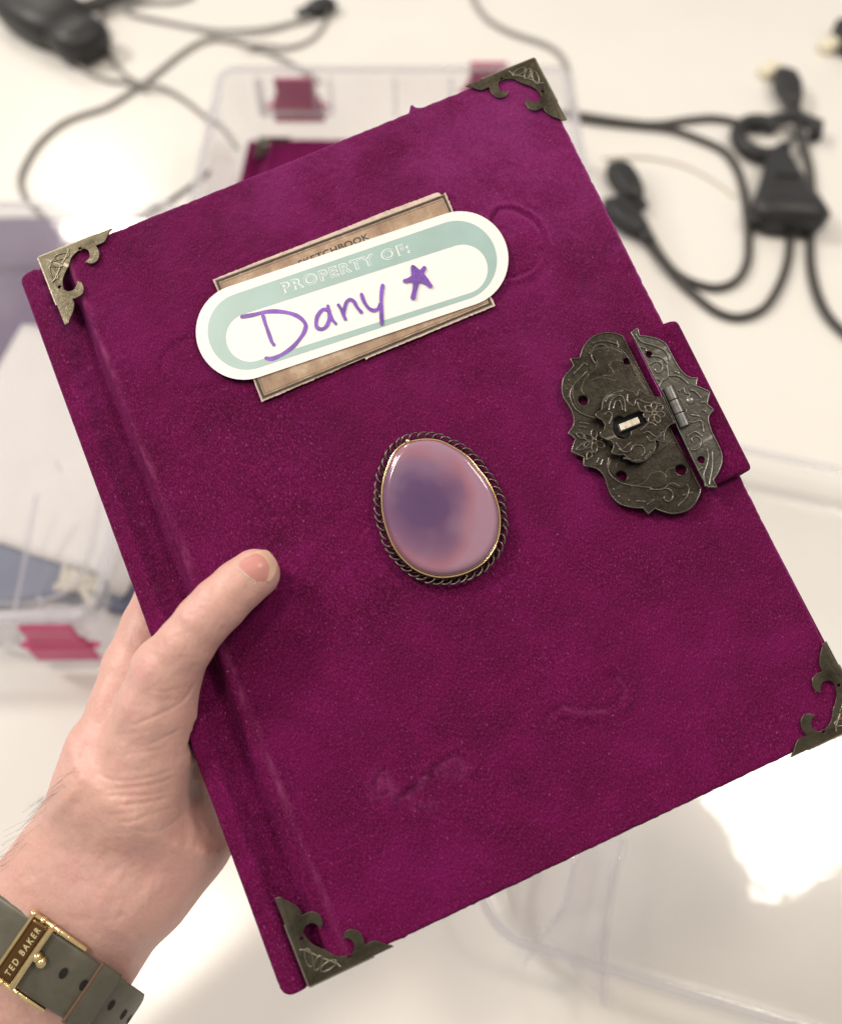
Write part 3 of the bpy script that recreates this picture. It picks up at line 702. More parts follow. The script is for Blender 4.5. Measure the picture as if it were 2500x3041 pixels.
raised = segs_smooth([C4([(420, 330), (440, 300), (500, 290), (580, 285), (660, 330), (740, 480), (800, 590), (760, 640), (620, 640), (520, 720), (430, 740), (350, 690), (315, 600), (330, 520), (400, 480), (450, 440), (470, 380), (420, 330)], zp)])
parts_.append(plate([raised, circ((388, 635), 30, zp)[::-1], circ((665, 385), 32, zp)[::-1]], .0008, .00038, zp + .0008))
raised2 = segs_smooth([C4([(560, 1010), (640, 1000), (760, 1010), (880, 960), (960, 900), (1020, 960), (1080, 1080), (1060, 1180), (1000, 1200), (930, 1180), (850, 1200), (740, 1190), (640, 1160), (570, 1100), (548, 1050), (560, 1010)], zp)])
parts_.append(plate([raised2, circ((633, 1122), 35, zp)[::-1], circ((1015, 1080), 34, zp)[::-1]], .0008, .00038, zp + .0008))
for c in dots:
    q = C4([c], zp)[0]; b_ = bmesh.new(); bmesh.ops.create_uvsphere(b_, u_segments=8, v_segments=6, radius=.00045); mm = bpy.data.meshes.new('d'); b_.to_mesh(mm); b_.free(); mm.transform(Matrix.Translation((*q, zp + .0012))); parts_.append(smooth(mm))
cplate = link('clasp_plate', merge('clasp_plate', parts_), M_BRASS_DK, book)
zl = .0045
lf = segs_smooth([C4(s, zl) for s in ([(735, 162), (748, 208)], [(748, 208), (800, 214), (870, 232), (920, 265), (950, 320), (985, 385), (1030, 450), (1080, 482), (1125, 485)], [(1125, 485), (1117, 535)], [(1117, 535), (1205, 575)], [(1205, 575), (1188, 655)], [(1188, 655), (1228, 690)],
    [(1228, 690), (1197, 745), (1215, 830), (1250, 900), (1280, 970), (1285, 1030), (1265, 1090), (1228, 1150)], [(1228, 1150), (1250, 1195)], [(1250, 1195), (1192, 1193)], [(1192, 1193), (1150, 1120), (1080, 980), (1000, 810)], [(1000, 810), (905, 590)], [(905, 590), (850, 490), (760, 310), (695, 190)], [(695, 190), (735, 162)])])
llines = [[(730, 200), (770, 250), (850, 275), (920, 310), (950, 370)], [(745, 280), (790, 290), (800, 310)], [(830, 340), (890, 350), (935, 390)], spiral(870, 425, 55, .9, 3.6, 1), [(850, 480), (900, 500), (940, 470), (930, 400)], [(980, 440), (1010, 455)], [(880, 540), (920, 480), (1000, 470), (1070, 520)],
    spiral(1110, 890, 60, .9, 2.0, -1), [(1060, 860), (1110, 830), (1160, 860)], [(1180, 1180), (1170, 1110), (1190, 1050), (1200, 990), (1190, 940)], [(1205, 1170), (1225, 1060), (1225, 960)], [(1130, 1080), (1160, 1060)], [(1085, 720), (1140, 730)], [(1080, 560), (1110, 570), (1150, 610)], [(1160, 690), (1180, 700)],
    [(1010, 570), (1040, 550), (1050, 580), (1080, 590), (1060, 620)], [(1060, 690), (1040, 740), (1090, 770), (1150, 760), (1170, 830)], [(1150, 640), (1190, 640)]]
leaf = link('hinge_leaf', merge('hinge_leaf', [plate([lf] + [circ(c, r, zl)[::-1] for c, r in (((815, 335), 21), ((1150, 1012), 23))], .0011, .0003, zl - .0006), lip(lf, .014, zl + .00055, .00028), relief(llines, zl + .00050, .00042)]), M_BRASS_LF, cplate)
q = C4([(1080, 632)], zl)[0]; b_ = bmesh.new(); bmesh.ops.create_uvsphere(b_, u_segments=14, v_segments=8, radius=.0016); mm = bpy.data.meshes.new('sc'); b_.to_mesh(mm); b_.free(); mm.transform(Matrix.Translation((*q, zl + .0003)) @ Matrix.Diagonal((1, 1, .5, 1))); link('screw', smooth(mm), M_STEEL, leaf)
# barrel of three knuckles
k0, k1 = C4([(940, 540), (1052, 795)], .006); k0, k1 = Vector((*k0, .0052)), Vector((*k1, .0052)); ax = (k1 - k0).normalized(); LL = (k1 - k0).length
kn = []
def cyl(r, d, n=28):
    V = []; Fc = []
    for z in (-d / 2, d / 2): V += [(r * math.cos(2 * math.pi * k / n), r * math.sin(2 * math.pi * k / n), z) for k in range(n)]
    for k in range(n): Fc.append((k, (k + 1) % n, n + (k + 1) % n, n + k))
    V += V[:]; Fc.append(tuple(range(2 * n, 3 * n))[::-1]); Fc.append(tuple(range(3 * n, 4 * n)))
    return mk('cyl', V, Fc)
for i in range(3):
    mm = cyl(.0021, LL / 3 - .0004); mm.transform(Matrix.Translation(k0 + ax * LL * (i + .5) / 3) @ ax.to_track_quat('Z', 'Y').to_matrix().to_4x4()); kn.append(mm)
link('hinge_barrel', merge('hinge_barrel', kn), M_STEEL, cplate)
zh = .0054
hs = segs_smooth([C4(s, zh) for s in ([(905, 600), (870, 607), (830, 600), (790, 582), (755, 553)], [(755, 553), (735, 600)], [(735, 600), (715, 572), (700, 568)], [(700, 568), (645, 552), (590, 560), (545, 585), (515, 630), (506, 690)], [(506, 690), (478, 705), (468, 730), (510, 757)], [(510, 757), (527, 790), (520, 820), (498, 838), (503, 866), (540, 884), (562, 890)],
    [(562, 890), (585, 915), (582, 945), (573, 972), (620, 985), (652, 984)], [(652, 984), (690, 1018), (740, 1032), (800, 1016), (845, 970), (862, 925), (852, 882)], [(852, 882), (916, 906)], [(916, 906), (922, 840), (950, 792), (985, 776)], [(985, 776), (905, 600)])])
KH = segs_smooth([C4([(585, 790), (590, 750), (620, 730), (655, 738)], zh), C4([(655, 738), (690, 722), (770, 692)], zh), C4([(770, 692), (800, 775)], zh), C4([(800, 775), (700, 826)], zh), C4([(700, 826), (685, 862), (645, 876), (605, 860), (585, 825), (585, 790)], zh)])
hlines = [[(560, 690), (570, 640), (600, 605), (640, 600), (660, 640), (665, 700)], [(590, 680), (600, 640), (625, 630), (640, 660), (645, 690)], [(680, 590), (680, 640), (720, 660), (740, 620), (790, 640), (890, 650)], [(740, 640), (760, 690), (800, 700)], [(530, 720), (560, 700), (580, 730), (560, 780)], [(620, 940), (660, 960), (700, 950), (720, 920)],
    [(700, 950), (720, 920), (770, 920), (790, 960), (770, 985)], [(800, 860), (830, 890), (900, 850)], [(780, 840), (810, 830), (860, 860), (910, 830)], [(600, 900), (640, 940), (700, 900)], [(760, 820), (790, 800), (820, 770), (860, 790)]] + flower(850, 710, 70, 7, .2) + \
    [[(535 + 45 * 0, 640), (560, 600)], [(585, 580), (640, 570)], [(650, 1000), (690, 1005)], [(720, 1015), (760, 1012)], [(790, 1005), (830, 960)]]
hasp = link('clasp_hasp', merge('clasp_hasp', [plate([hs, KH[::-1]], .0013, .00035, zh - .0007), lip(hs, .03, zh + .00058, .00022), relief(hlines, zh + .00055, .00042)]), M_BRASS_DK, cplate)
blk = C4([(580, 730), (770, 690), (805, 790), (690, 880), (590, 850)], .003); link('keyhole_shade', plate([blk], .0008, .0001, .0027), simple('recess_shade', (.008, .007, .006), .8), hasp)  # black plate set below the keyhole in place of the shade inside it
tg = C4([(620, 783), (740, 735), (760, 776), (635, 826)], .0054); link('catch_tongue', plate([tg], .0030, .00025, .0029), brass_material('pale_brass', (.62, .57, .46), (.42, .30, .14), .35), cplate)

# ------------------------------------------------------------------ the hand holding the book
def camP(px, py, d): return np.array([(px - CX) / F_PX * d, -(py - CY) / F_PX * d, -d])
VOX = .00115
def build_hand():
    prims = []
    def P(px, py, off, r): 
        d = bdepth(px, py) + off / 1000; return (camP(px, py, d), r / F_PX * d)
    thumb = [P(757, 1704, -7.8, 75), P(708, 1741, -9.2, 75), P(652, 1795, -10.2, 80), P(603, 1845, -10.5, 80), P(552, 1913, -9.0, 84), P(497, 1990, -5.0, 103), P(470, 2100, 0, 119), P(450, 2225, 6, 129), P(420, 2350, 9, 138)]
    radial = [P(560, 1660, 35, 76), P(500, 1755, 33, 84), P(455, 1862, 27, 90), P(405, 1985, 21, 97), P(372, 2100, 17, 102), P(330, 2225, 14, 113), P(312, 2318, 12, 124)]
    heel = [P(420, 2330, 22, 130), P(520, 2420, 24, 122), P(556, 2490, 26, 114), P(425, 2620, 22, 138)]
    palm = [(P(400, 2250, 28, 120), P(520, 1780, 38, 85)), (P(440, 2300, 30, 125), P(590, 1910, 42, 88)), (P(480, 2350, 32, 120), P(620, 2050, 44, 85)), (P(530, 2420, 32, 115), P(640, 2190, 44, 75))]
    def fing(l): return [P(*q) for q in l]
    fingers = [fing([(560, 1660, 35, 76), (680, 1590, 35, 70), (790, 1545, 34, 66), (880, 1520, 32, 58)]), fing([(590, 1910, 42, 80), (740, 1800, 36, 72), (870, 1745, 34, 68), (975, 1715, 32, 60)]),
               fing([(620, 2050, 44, 76), (770, 1980, 36, 70), (900, 1935, 34, 66), (1000, 1915, 32, 58)]), fing([(640, 2190, 44, 66), (760, 2150, 36, 60), (860, 2120, 33, 55), (940, 2105, 31, 50)])]
    # forearm: elliptical cross-section about a straight axis
    dF = .292
    a0 = camP(395, 2450, dF - .002); a1 = camP(-330, 3500, dF + .012)
    lo = np.array([-.175, -.235, -.36]); hi = np.array([-.028, .012, -.235])
    n = np.ceil((hi - lo) / VOX).astype(int)
    gx, gy, gz = [lo[i] + VOX * np.arange(n[i]) for i in range(3)]
    BIG = .05
    def newf(): return np.full(tuple(n), BIG, np.float32)
    def capsule(Fd, A, B, k):
        (pa, ra), (pb, rb) = A, B; R = max(ra, rb) + .014
        mn = np.minimum(pa, pb) - R; mx = np.maximum(pa, pb) + R
        i0 = np.clip(((mn - lo) / VOX).astype(int), 0, n); i1 = np.clip(((mx - lo) / VOX).astype(int) + 1, 0, n)
        if (i1 <= i0).any(): return
        X, Y, Z = np.meshgrid(gx[i0[0]:i1[0]], gy[i0[1]:i1[1]], gz[i0[2]:i1[2]], indexing='ij')
        ba = pb - pa; t = np.clip(((X - pa[0]) * ba[0] + (Y - pa[1]) * ba[1] + (Z - pa[2]) * ba[2]) / (ba @ ba), 0, 1)
        ts = t
        d = np.sqrt((X - pa[0] - t * ba[0]) ** 2 + (Y - pa[1] - t * ba[1]) ** 2 + (Z - pa[2] - t * ba[2]) ** 2) - (ra + (rb - ra) * ts)
        S = Fd[i0[0]:i1[0], i0[1]:i1[1], i0[2]:i1[2]]
        if k <= 0: S[...] = np.minimum(S, d)
        else:
            h = np.clip(.5 + .5 * (S - d) / k, 0, 1); S[...] = S * (1 - h) + d * h - k * h * (1 - h)
    def sm(A, B, k):
        h = np.clip(.5 + .5 * (B - A) / k, 0, 1); return B * (1 - h) + A * h - k * h * (1 - h)
    def chain(Fd, L, k=.0):
        for A, B in zip(L[:-1], L[1:]): capsule(Fd, A, B, k)
    T = newf(); chain(T, thumb, .002)
    Rr = newf(); chain(Rr, radial, .002)
    Hh = newf(); chain(Hh, heel, .004)
    for A, B in palm: capsule(Hh, A, B, .006)
    X, Y, Z = np.meshgrid(gx, gy, gz, indexing='ij')
    ax = (a1 - a0) / np.linalg.norm(a1 - a0); t = (X - a0[0]) * ax[0] + (Y - a0[1]) * ax[1] + (Z - a0[2]) * ax[2]
    vd = -camP(165, 2776, 1.0); wv = np.cross(ax, vd); wv /= np.linalg.norm(wv); uv = np.cross(wv, ax)
    qw = (X - a0[0]) * wv[0] + (Y - a0[1]) * wv[1] + (Z - a0[2]) * wv[2]; qu = (X - a0[0]) * uv[0] + (Y - a0[1]) * uv[1] + (Z - a0[2]) * uv[2]
    s = np.clip(t / .05, 0, 1); A_ = .0288 + .0026 * s; B_ = .0200 + .0022 * s
    q = np.sqrt((qw / A_) ** 2 + (qu / B_) ** 2); FA = ((q - 1) * B_ * (1 + .25 * np.abs(qw / A_)))
    FA = np.maximum(FA, -t - .012).astype(np.float32)
    D = sm(T, Rr, .0045); D = sm(D, Hh, .007); D = sm(D, FA, .013)
    for f in fingers:
        G = newf(); chain(G, f, .001); D = np.minimum(D, sm(D, G, .004)) if False else np.minimum(D, np.where(G < .02, sm(D, G, .003), D))
    # keep clear of the book block: skin presses flat against covers and spine
    Rm = np.stack([RX, UP, -FW])
    bo = Rm @ (BO - CAM); bx, by, bz_ = Rm @ BX, Rm @ BY, Rm @ BZ
    lx = (X - bo[0]) * bx[0] + (Y - bo[1]) * bx[1] + (Z - bo[2]) * bx[2]; ly = (X - bo[0]) * by[0] + (Y - bo[1]) * by[1] + (Z - bo[2]) * by[2]; lz = (X - bo[0]) * bz_[0] + (Y - bo[1]) * bz_[1] + (Z - bo[2]) * bz_[2]
    lx = lx - ly * SKEW
    qx = np.maximum(SPX - .0004 - lx, lx - BW); qz = np.maximum(lz - .0002, -TB - .0004 - lz)
    bk = np.maximum(qx, qz)
    D = np.maximum(D, -bk)
    # surface nets
    ins = D < 0
    c = np.zeros(tuple(n - 1), np.int8)
    for i in (0, 1):
        for j in (0, 1):
            for k in (0, 1): c += ins[i:n[0] - 1 + i, j:n[1] - 1 + j, k:n[2] - 1 + k]
    act = (c > 0) & (c < 8); ids = -np.ones(act.shape, int); cells = np.argwhere(act); ids[act] = np.arange(len(cells))
    acc = np.zeros((len(cells), 3)); cnt = np.zeros(len(cells))
    corners = [np.array([i, j, k]) for i in (0, 1) for j in (0, 1) for k in (0, 1)]
    for a in corners:
        for ax_ in range(3):
            if a[ax_]: continue
            b = a.copy(); b[ax_] = 1
            pa = cells + a; pb = cells + b; va = D[pa[:, 0], pa[:, 1], pa[:, 2]]; vb = D[pb[:, 0], pb[:, 1], pb[:, 2]]
            m = (va < 0) != (vb < 0); tt = np.where(m, va / np.where(m, va - vb, 1), 0)
            p = a + np.outer(tt, b - a); acc[m] += p[m]; cnt[m] += 1
    V = lo + VOX * (cells + acc / cnt[:, None])
    Q = []
    for ax_ in range(3):
        o1, o2 = [(1, 2), (2, 0), (0, 1)][ax_]
        sl0 = [slice(None)] * 3; sl1 = [slice(None)] * 3; sl0[ax_] = slice(0, n[ax_] - 1); sl1[ax_] = slice(1, n[ax_])
        e = ins[tuple(sl0)] != ins[tuple(sl1)]; w_ = np.argwhere(e)
        ok = (w_[:, o1] > 0) & (w_[:, o2] > 0) & (w_[:, o1] < n[o1] - 1) & (w_[:, o2] < n[o2] - 1); w_ = w_[ok]
        def idd(d1, d2):
            p = w_.copy(); p[:, o1] -= d1; p[:, o2] -= d2; return ids[p[:, 0], p[:, 1], p[:, 2]]
        quad = np.stack([idd(1, 1), idd(0, 1), idd(0, 0), idd(1, 0)], -1)
        fl = ~ins[w_[:, 0], w_[:, 1], w_[:, 2]]; quad[fl] = quad[fl][:, ::-1]; Q.append(quad)
    return V, np.concatenate(Q)
def relax(V, Q, it):
    E_ = np.concatenate([Q[:, [0, 1]], Q[:, [1, 2]], Q[:, [2, 3]], Q[:, [3, 0]]]); 
    for k in range(it):
        acc = np.zeros_like(V); cnt = np.zeros(len(V))
        for a, b in ((0, 1), (1, 0)):
            np.add.at(acc, E_[:, a], V[E_[:, b]]); np.add.at(cnt, E_[:, a], 1)
        V = V + (.55 if k % 2 == 0 else -.50) * (acc / cnt[:, None] - V)
    return V
V, Q = build_hand(); V = relax(V, Q, 14)
def subdivide_once(V, Q):
    me = mkq('h', V, Q); o = bpy.data.objects.new('tmp', me); COL.objects.link(o); md = o.modifiers.new('s', 'SUBSURF'); md.levels = 1; md.render_levels = 1
    bpy.context.view_layer.update(); r = bpy.data.meshes.new_from_object(o.evaluated_get(bpy.context.evaluated_depsgraph_get())); bpy.data.objects.remove(o)
    return r
hm = subdivide_once(V, Q)
def detail_hand(me):
    n = len(me.vertices); co = np.empty(n * 3); me.vertices.foreach_get('co', co); co = co.reshape(-1, 3)
    no = np.empty(n * 3); me.vertices.foreach_get('normal', no); no = no.reshape(-1, 3)
    px = CX + F_PX * co[:, 0] / -co[:, 2]; py = CY - F_PX * co[:, 1] / -co[:, 2]
    view = -co / np.linalg.norm(co, axis=1, keepdims=True); front = np.clip((no * view).sum(1) * 2.2, 0, 1)
    mm = 8.75; disp = np.zeros(n)
    C6 = lambda pts: [tuple(p) for p in catmull(cr_px(0, 1900, 2.48, pts), 5)]
    C5 = lambda pts: [tuple(p) for p in catmull(cr_px(300, 1560, 3.1, pts), 5)]
    def line(pts, wd, amp, fade=True):
        nonlocal disp
        x0, x1 = min(p[0] for p in pts) - 40, max(p[0] for p in pts) + 40; y0, y1 = min(p[1] for p in pts) - 40, max(p[1] for p in pts) + 40
        m = (px > x0) & (px < x1) & (py > y0) & (py < y1)
        d, s = polydist(px[m], py[m], pts); L = len(pts)
        end = np.minimum(np.hypot(px[m] - pts[0][0], py[m] - pts[0][1]), np.hypot(px[m] - pts[-1][0], py[m] - pts[-1][1]))
        f = np.clip(end / 30, .15, 1) if fade else 1
        disp[m] += amp * .66 / 1000 * f * np.exp(-(d / (wd * mm)) ** 2)
    # skin folds at the base of the thumb and across the wrist
    for pts, wd, a in (([(1440, 300), (1380, 420), (1280, 500), (1150, 560), (960, 640)], .55, -.55), ([(1400, 330), (1250, 380), (1080, 375)], .5, -.25), ([(1430, 390), (1300, 440), (1120, 455)], .5, -.25), ([(1350, 650), (1200, 730), (1060, 790)], .55, -.38),
        ([(690, 965), (820, 1030), (980, 1035), (1150, 1000), (1300, 950)], .6, -.40), ([(900, 965), (1100, 960)], .5, -.22), ([(780, 1105), (950, 1090), (1150, 1060), (1300, 1010)], .6, -.42), ([(760, 1150), (900, 1150), (1080, 1145), (1250, 1110)], .6, -.50), ([(830, 1220), (1000, 1210), (1150, 1185), (1300, 1150)], .6, -.48), ([(850, 1345), (960, 1345), (1100, 1290), (1320, 1230)], .7, -.42),
        ([(800, 1300), (930, 1280), (1080, 1250)], .6, -.25), ([(960, 1390), (1120, 1420), (1250, 1370), (1380, 1260)], .8, -.35), ([(800, 700), (1000, 690), (1200, 640)], .6, -.12), ([(850, 860), (1050, 830), (1250, 800)], .7, -.2)):
        line(C6(pts), wd, a)
    # tendons and bones: ridge to the thumb, ridge on the dorsal side, hollow between, cords of the inner wrist
    for pts, wd, a in (([(1150, 120), (960, 480), (760, 800), (580, 1060), (350, 1330)], 2.6, .75), ([(980, 200), (820, 480), (640, 780), (480, 1060)], 3.0, -.45), ([(870, 120), (760, 330), (640, 620), (520, 880)], 2.4, .35),
        ([(1400, 1080), (1380, 1250), (1420, 1420), (1400, 1600)], 1.5, .35), ([(1450, 1130), (1500, 1350), (1560, 1500)], 1.6, .35), ([(1200, 1560), (1050, 1800), (880, 1984)], 2.6, -.55), ([(1010, 1560), (830, 1800), (640, 2050)], 2.6, .35), ([(1400, 1720), (1200, 1900), (1000, 2100)], 3.0, -.3)):
        line(C6(pts), wd, a)
    for pts, wd, a in (([(940, 640), (1020, 700), (1090, 760), (1110, 800)], .5, -.14), ([(870, 650), (900, 690), (1010, 720)], .5, -.12), ([(800, 820), (870, 860), (930, 840)], .5, -.10), ([(1150, 985), (1080, 930)], .6, -.4), ([(1010, 1170), (930, 1130)], .7, -.45), ([(925, 1310), (840, 1270)], .7, -.5), ([(960, 560), (1020, 650)], .4, -.08), ([(1000, 555), (1060, 640)], .4, -.08)):
        line(C5(pts), wd, a)
    disp += (vnoise(px, py, 34, 21) * .00010 + vnoise(px, py, 13, 22) * .00004)
    co = co + no * (disp * front)[:, None]
    return co
hco = detail_hand(hm); hm.vertices.foreach_set('co', hco.ravel()); hm.update()
CAM_M = Matrix.Translation((0, 0, HC)) @ Matrix.Rotation(TH, 4, 'X')
hm.transform(CAM_M); hm.name = 'person'; smooth(hm)
person = link('person', hm, M_SKIN)
tag(person, 'bare left hand and forearm gripping the velvet sketchbook by its spine, thumb on the cover', 'person')
bvh = BVHTree.FromObject(person, bpy.context.evaluated_depsgraph_get())
def hit(px, py, lift=0.0):
    d = Vector(ray(px, py)).normalized(); o = Vector(CAM); loc, nor, i, dist = bvh.ray_cast(o, d)
    return None if loc is None else (loc + nor * lift, nor)
# thumbnail: a curved plate seated in the skin
def nail_mesh():
    base = cr_px(300, 1560, 3.1, [(1262, 345), (1290, 395), (1345, 445), (1425, 520)]); tip = cr_px(300, 1560, 3.1, [(1440, 240), (1530, 250), (1602, 345), (1590, 440), (1548, 515)])
    bb = catmull(base, 6); tt_ = catmull(tip, 5); nb = 16
    rs = lambda L: [np.array(L[int(round(i * (len(L) - 1) / nb))]) for i in range(nb + 1)]
    bb, tt_ = rs(bb), rs(tt_); V = []; Fc = []; nv = 14
    for j in range(nv + 1):
        for i in range(nb + 1):
            q = bb[i] * (1 - j / nv) + tt_[i] * (j / nv); h_ = hit(q[0], q[1], 0)
            ed = min(i, nb - i) / nb; l = .00026 * min(1, ed * 7) + (.00038 if j > nv - 3 else 0) - (.0002 if j == 0 else 0)
            V.append(tuple(h_[0] + h_[1] * l) if h_ else V[-1])
    for j in range(nv):
        for i in range(nb): a = j * (nb + 1) + i; Fc.append((a, a + 1, a + nb + 2, a + nb + 1))
    Va = np.array(V); 
    for _ in range(3):
        g = Va.reshape(nv + 1, nb + 1, 3); k = g.copy(); k[1:-1, 1:-1] = (g[:-2, 1:-1] + g[2:, 1:-1] + g[1:-1, :-2] + g[1:-1, 2:]) / 4; Va = k.reshape(-1, 3)
    me = mk('nail', Va, Fc)
    if me.polygons[0].normal.dot(Vector(CAM) - me.polygons[0].center) < 0: me.flip_normals()
    for p in me.polygons: p.material_index = 1 if (p.index // nb) >= nv - 3 else 0
    return me
def nail_mat(name, col):
    m, t, b = mat(name); co = objco(t); f = noise(t, co, 160, 3)
    t.links.new(ramp(t, f, [(.3, tuple(c * .93 for c in col)), (.7, col)]), b.inputs['Base Color']); b.inputs['Roughness'].default_value = .33; b.inputs['Subsurface Weight'].default_value = .2; b.inputs['Subsurface Radius'].default_value = (.002, .0008, .0006)
    return m
nl = link('thumbnail', nail_mesh(), [nail_mat('nail_pink', (.60, .27, .235)), nail_mat('nail_tip', (.66, .44, .32))], person)
cu_ = cr_px(300, 1560, 3.1, [(1240, 352), (1262, 392), (1320, 445), (1375, 492), (1418, 512), (1425, 545)])
cuh = [hit(x, y, .00005) for x, y in catmull(cu_, 4)]
link('cuticle', tube([[tuple(h[0]) for h in cuh if h]], .00020, res=2), simple('dry_cuticle', (.70, .52, .42), .7, var=.15, vscale=700), person)
# fine dark hair along the back of the wrist
hl = []
for i in range(40):
    t = rng.random(); x = 205 - 215 * t + rng.normal() * 6 + 10; y = 2272 + 300 * t + rng.normal() * 8
    for k in range(40):
        h_ = hit(x, y)
        if h_: break
        x += 2.5
    if not h_: continue
    x += rng.random() * 22; h_ = hit(x, y)
    if not h_: continue
    p = h_[0]; L = .005 + .006 * rng.random(); dirv = Vector(c2w((-.55 + rng.normal() * .18, .80 + rng.normal() * .2, 0))) * .85 + h_[1] * (.40 + .2 * rng.random())
    dirv.normalize(); bend = Vector(c2w((-.05, .35, 0)))
    hl.append([tuple(p + dirv * L * s + bend * L * .45 * s * s) for s in (0, .25, .5, .75, 1)])
link('arm_hair', tube(hl, .00003, res=0), M_HAIR, person)

# ------------------------------------------------------------------ wristwatch strap on the forearm
WT = np.array([-.565, .825]); WN = np.array([.825, .565]); WC = WN * 1720
def strap_pt(phi, t_px, lift, dF=.2925, a=287.0, b=.0240):
    """phi: angle round the wrist (0 faces up the lens side), t along the forearm in px at the wrist's depth"""
    q = WN * 1720 + WT * t_px; base = camP(q[0], q[1], dF)
    v = -camP(165, 2776, 1.0); v /= np.linalg.norm(v); wd = np.array([WN[0], -WN[1], 0]); wd -= v * (wd @ v); wd /= np.linalg.norm(wd)
    P_ = base + wd * (a / F_PX * .28 + lift) * math.sin(phi) + v * (b + lift) * math.cos(phi)
    return CAM + RX * P_[0] + UP * P_[1] - FW * P_[2]
T0, T1 = 2193, 2377
def band(name, phis, lift0, lift1, ta, tb, edge=.0006, tipround=0):
    V = []; Fc = []; nt_ = 15; m = len(phis)
    ts = np.linspace(0, 1, nt_)
    for side in (1, 0):
        for i, ph in enumerate(phis):
            rr = 0
            if tipround:
                e = (len(phis) - 1 - i); arc = (phis[-1] - ph) * .032; R_ = tipround
                rr = 0 if arc > R_ else (R_ - math.sqrt(max(0, R_ * R_ - (R_ - arc) ** 2)))
            sh = rr * F_PX / .27
            for k in range(nt_):
                u = ts[k]; dome_ = 1 - (abs(2 * u - 1)) ** 8
                t_ = ta + sh + (tb - ta - 2 * sh) * u
                l = (lift0 + (lift1 - lift0) * (.55 + .45 * dome_)) if side else lift0
                V.append(strap_pt(ph, t_, l))
    h = m * nt_
    for i in range(m - 1):
        for k in range(nt_ - 1):
            a = i * nt_ + k; Fc.append((a, a + 1, a + nt_ + 1, a + nt_)); a += h; Fc.append((a, a + nt_, a + nt_ + 1, a + 1))
        a = i * nt_; Fc.append((a, a + nt_, a + nt_ + h, a + h)); a += nt_ - 1; Fc.append((a, a + h, a + nt_ + h, a + nt_))
    for a0_ in (0, (m - 1) * nt_):
        for k in range(nt_ - 1): a = a0_ + k; Fc.append((a, a + h, a + 1 + h, a + 1))
    bm = bmesh.new(); me = mk(name, V, Fc); bm.from_mesh(me); bmesh.ops.recalc_face_normals(bm, faces=bm.faces); bm.to_mesh(me); bm.free(); return smooth(me)
def leather():
    m, t, b = mat('olive_grey_leather'); co = objco(t); f = noise(t, co, 160, 4, .6); g = noise(t, co, 1500, 2, .6)
    t.links.new(ramp(t, f, [(.3, (.092, .084, .060)), (.7, (.120, .110, .080))]), b.inputs['Base Color'])
    b.inputs['Roughness'].default_value = .46; bump(t, b, math_(t, 'ADD', f, math_(t, 'MULTIPLY', g, .5)), .25, .0004); return m
M_LEATHER = leather()
watch = empty('wristwatch', tuple(strap_pt(0, 2270, 0)))
tag(watch, 'olive leather wristwatch strap with engraved gold buckle, worn on the forearm', 'wristwatch')
WI = Matrix.Translation(-Vector(watch.location))
def wlink(name, me, m, parent=None):
    me.transform(WI); return link(name, me, m, parent or watch)
wlink('strap', band('strap', list(np.linspace(math.radians(-175), math.radians(175), 110)), .0002, .0019, T0, T1), M_LEATHER)
ph = lambda n_: math.asin(max(-1, min(1, (n_ - 1720) / 306)))
tail_ph = list(np.linspace(ph(1690), math.radians(88), 60))
tl = wlink('strap_tail', band('strap_tail', tail_ph, .0024, .0044, T0, T1, tipround=.0045), M_LEATHER)
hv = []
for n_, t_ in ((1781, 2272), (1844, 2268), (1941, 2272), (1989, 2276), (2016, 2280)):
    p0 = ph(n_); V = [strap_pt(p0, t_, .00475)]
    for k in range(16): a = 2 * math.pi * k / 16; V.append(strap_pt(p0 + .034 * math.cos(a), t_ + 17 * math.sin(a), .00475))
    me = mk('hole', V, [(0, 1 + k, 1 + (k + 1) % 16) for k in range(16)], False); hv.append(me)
wlink('hole_shade_discs', merge('hole_shade_discs', hv), simple('hole_shadow', (.012, .010, .008), .9), tl)  # flat dark discs on the tail stand for the shade inside its holes
wlink('strap_loop', band('strap_loop', list(np.linspace(ph(1850), ph(1912), 8)), .0044, .0062, T0 - 8, T1 + 8), M_LEATHER)
M_EDGE = simple('burnished_leather_edge', (.16, .075, .045), .5)
ledge = [[tuple(strap_pt(ph(n_), t_, .0060)) for t_ in np.linspace(T0 - 8, T1 + 8, 14)] for n_ in (1850,)]
wlink('loop_edge', tube(ledge, .0004), M_EDGE)
# buckle: engraved bar, thick inner bar with pin, beaded side rods
def bar(n0, n1, t0, t1, l0, l1, nn=4):
    ph_ = [ph(n0 + (n1 - n0) * k / nn) for k in range(nn + 1)]; return band('bar', ph_, l0, l1, t0, t1)
bk = [bar(1628, 1692, T0 - 8, T1 + 8, .0030, .0052)]
bk.append(tube([[tuple(strap_pt(ph(1690), t_, .0060 + .0006 * math.sin(math.pi * (t_ - T0) / (T1 - T0)))) for t_ in np.linspace(T0 - 4, T1 + 4, 20)]], .00105))
bk.append(tube([[tuple(strap_pt(ph(1629), t_, .0050)) for t_ in np.linspace(T0 - 10, T1 + 10, 20)]], .0006))
for t_ in (T0 - 10, T1 + 10):
    pth = [tuple(strap_pt(ph(n_), t_, .0040 - .0016 * (n_ - 1628) / 170)) for n_ in np.linspace(1626, 1800, 18)]
    bk.append(tube([pth], .00085))
    for i in (0, 3, 6, 8, 11, 13):
        b_ = bmesh.new(); bmesh.ops.create_uvsphere(b_, u_segments=12, v_segments=8, radius=.00135 - .00004 * i); mm = bpy.data.meshes.new('bd'); b_.to_mesh(mm); b_.free(); mm.transform(Matrix.Translation(Vector(pth[i]))); bk.append(smooth(mm))
bkl = wlink('buckle', merge('buckle', bk), M_GOLD)
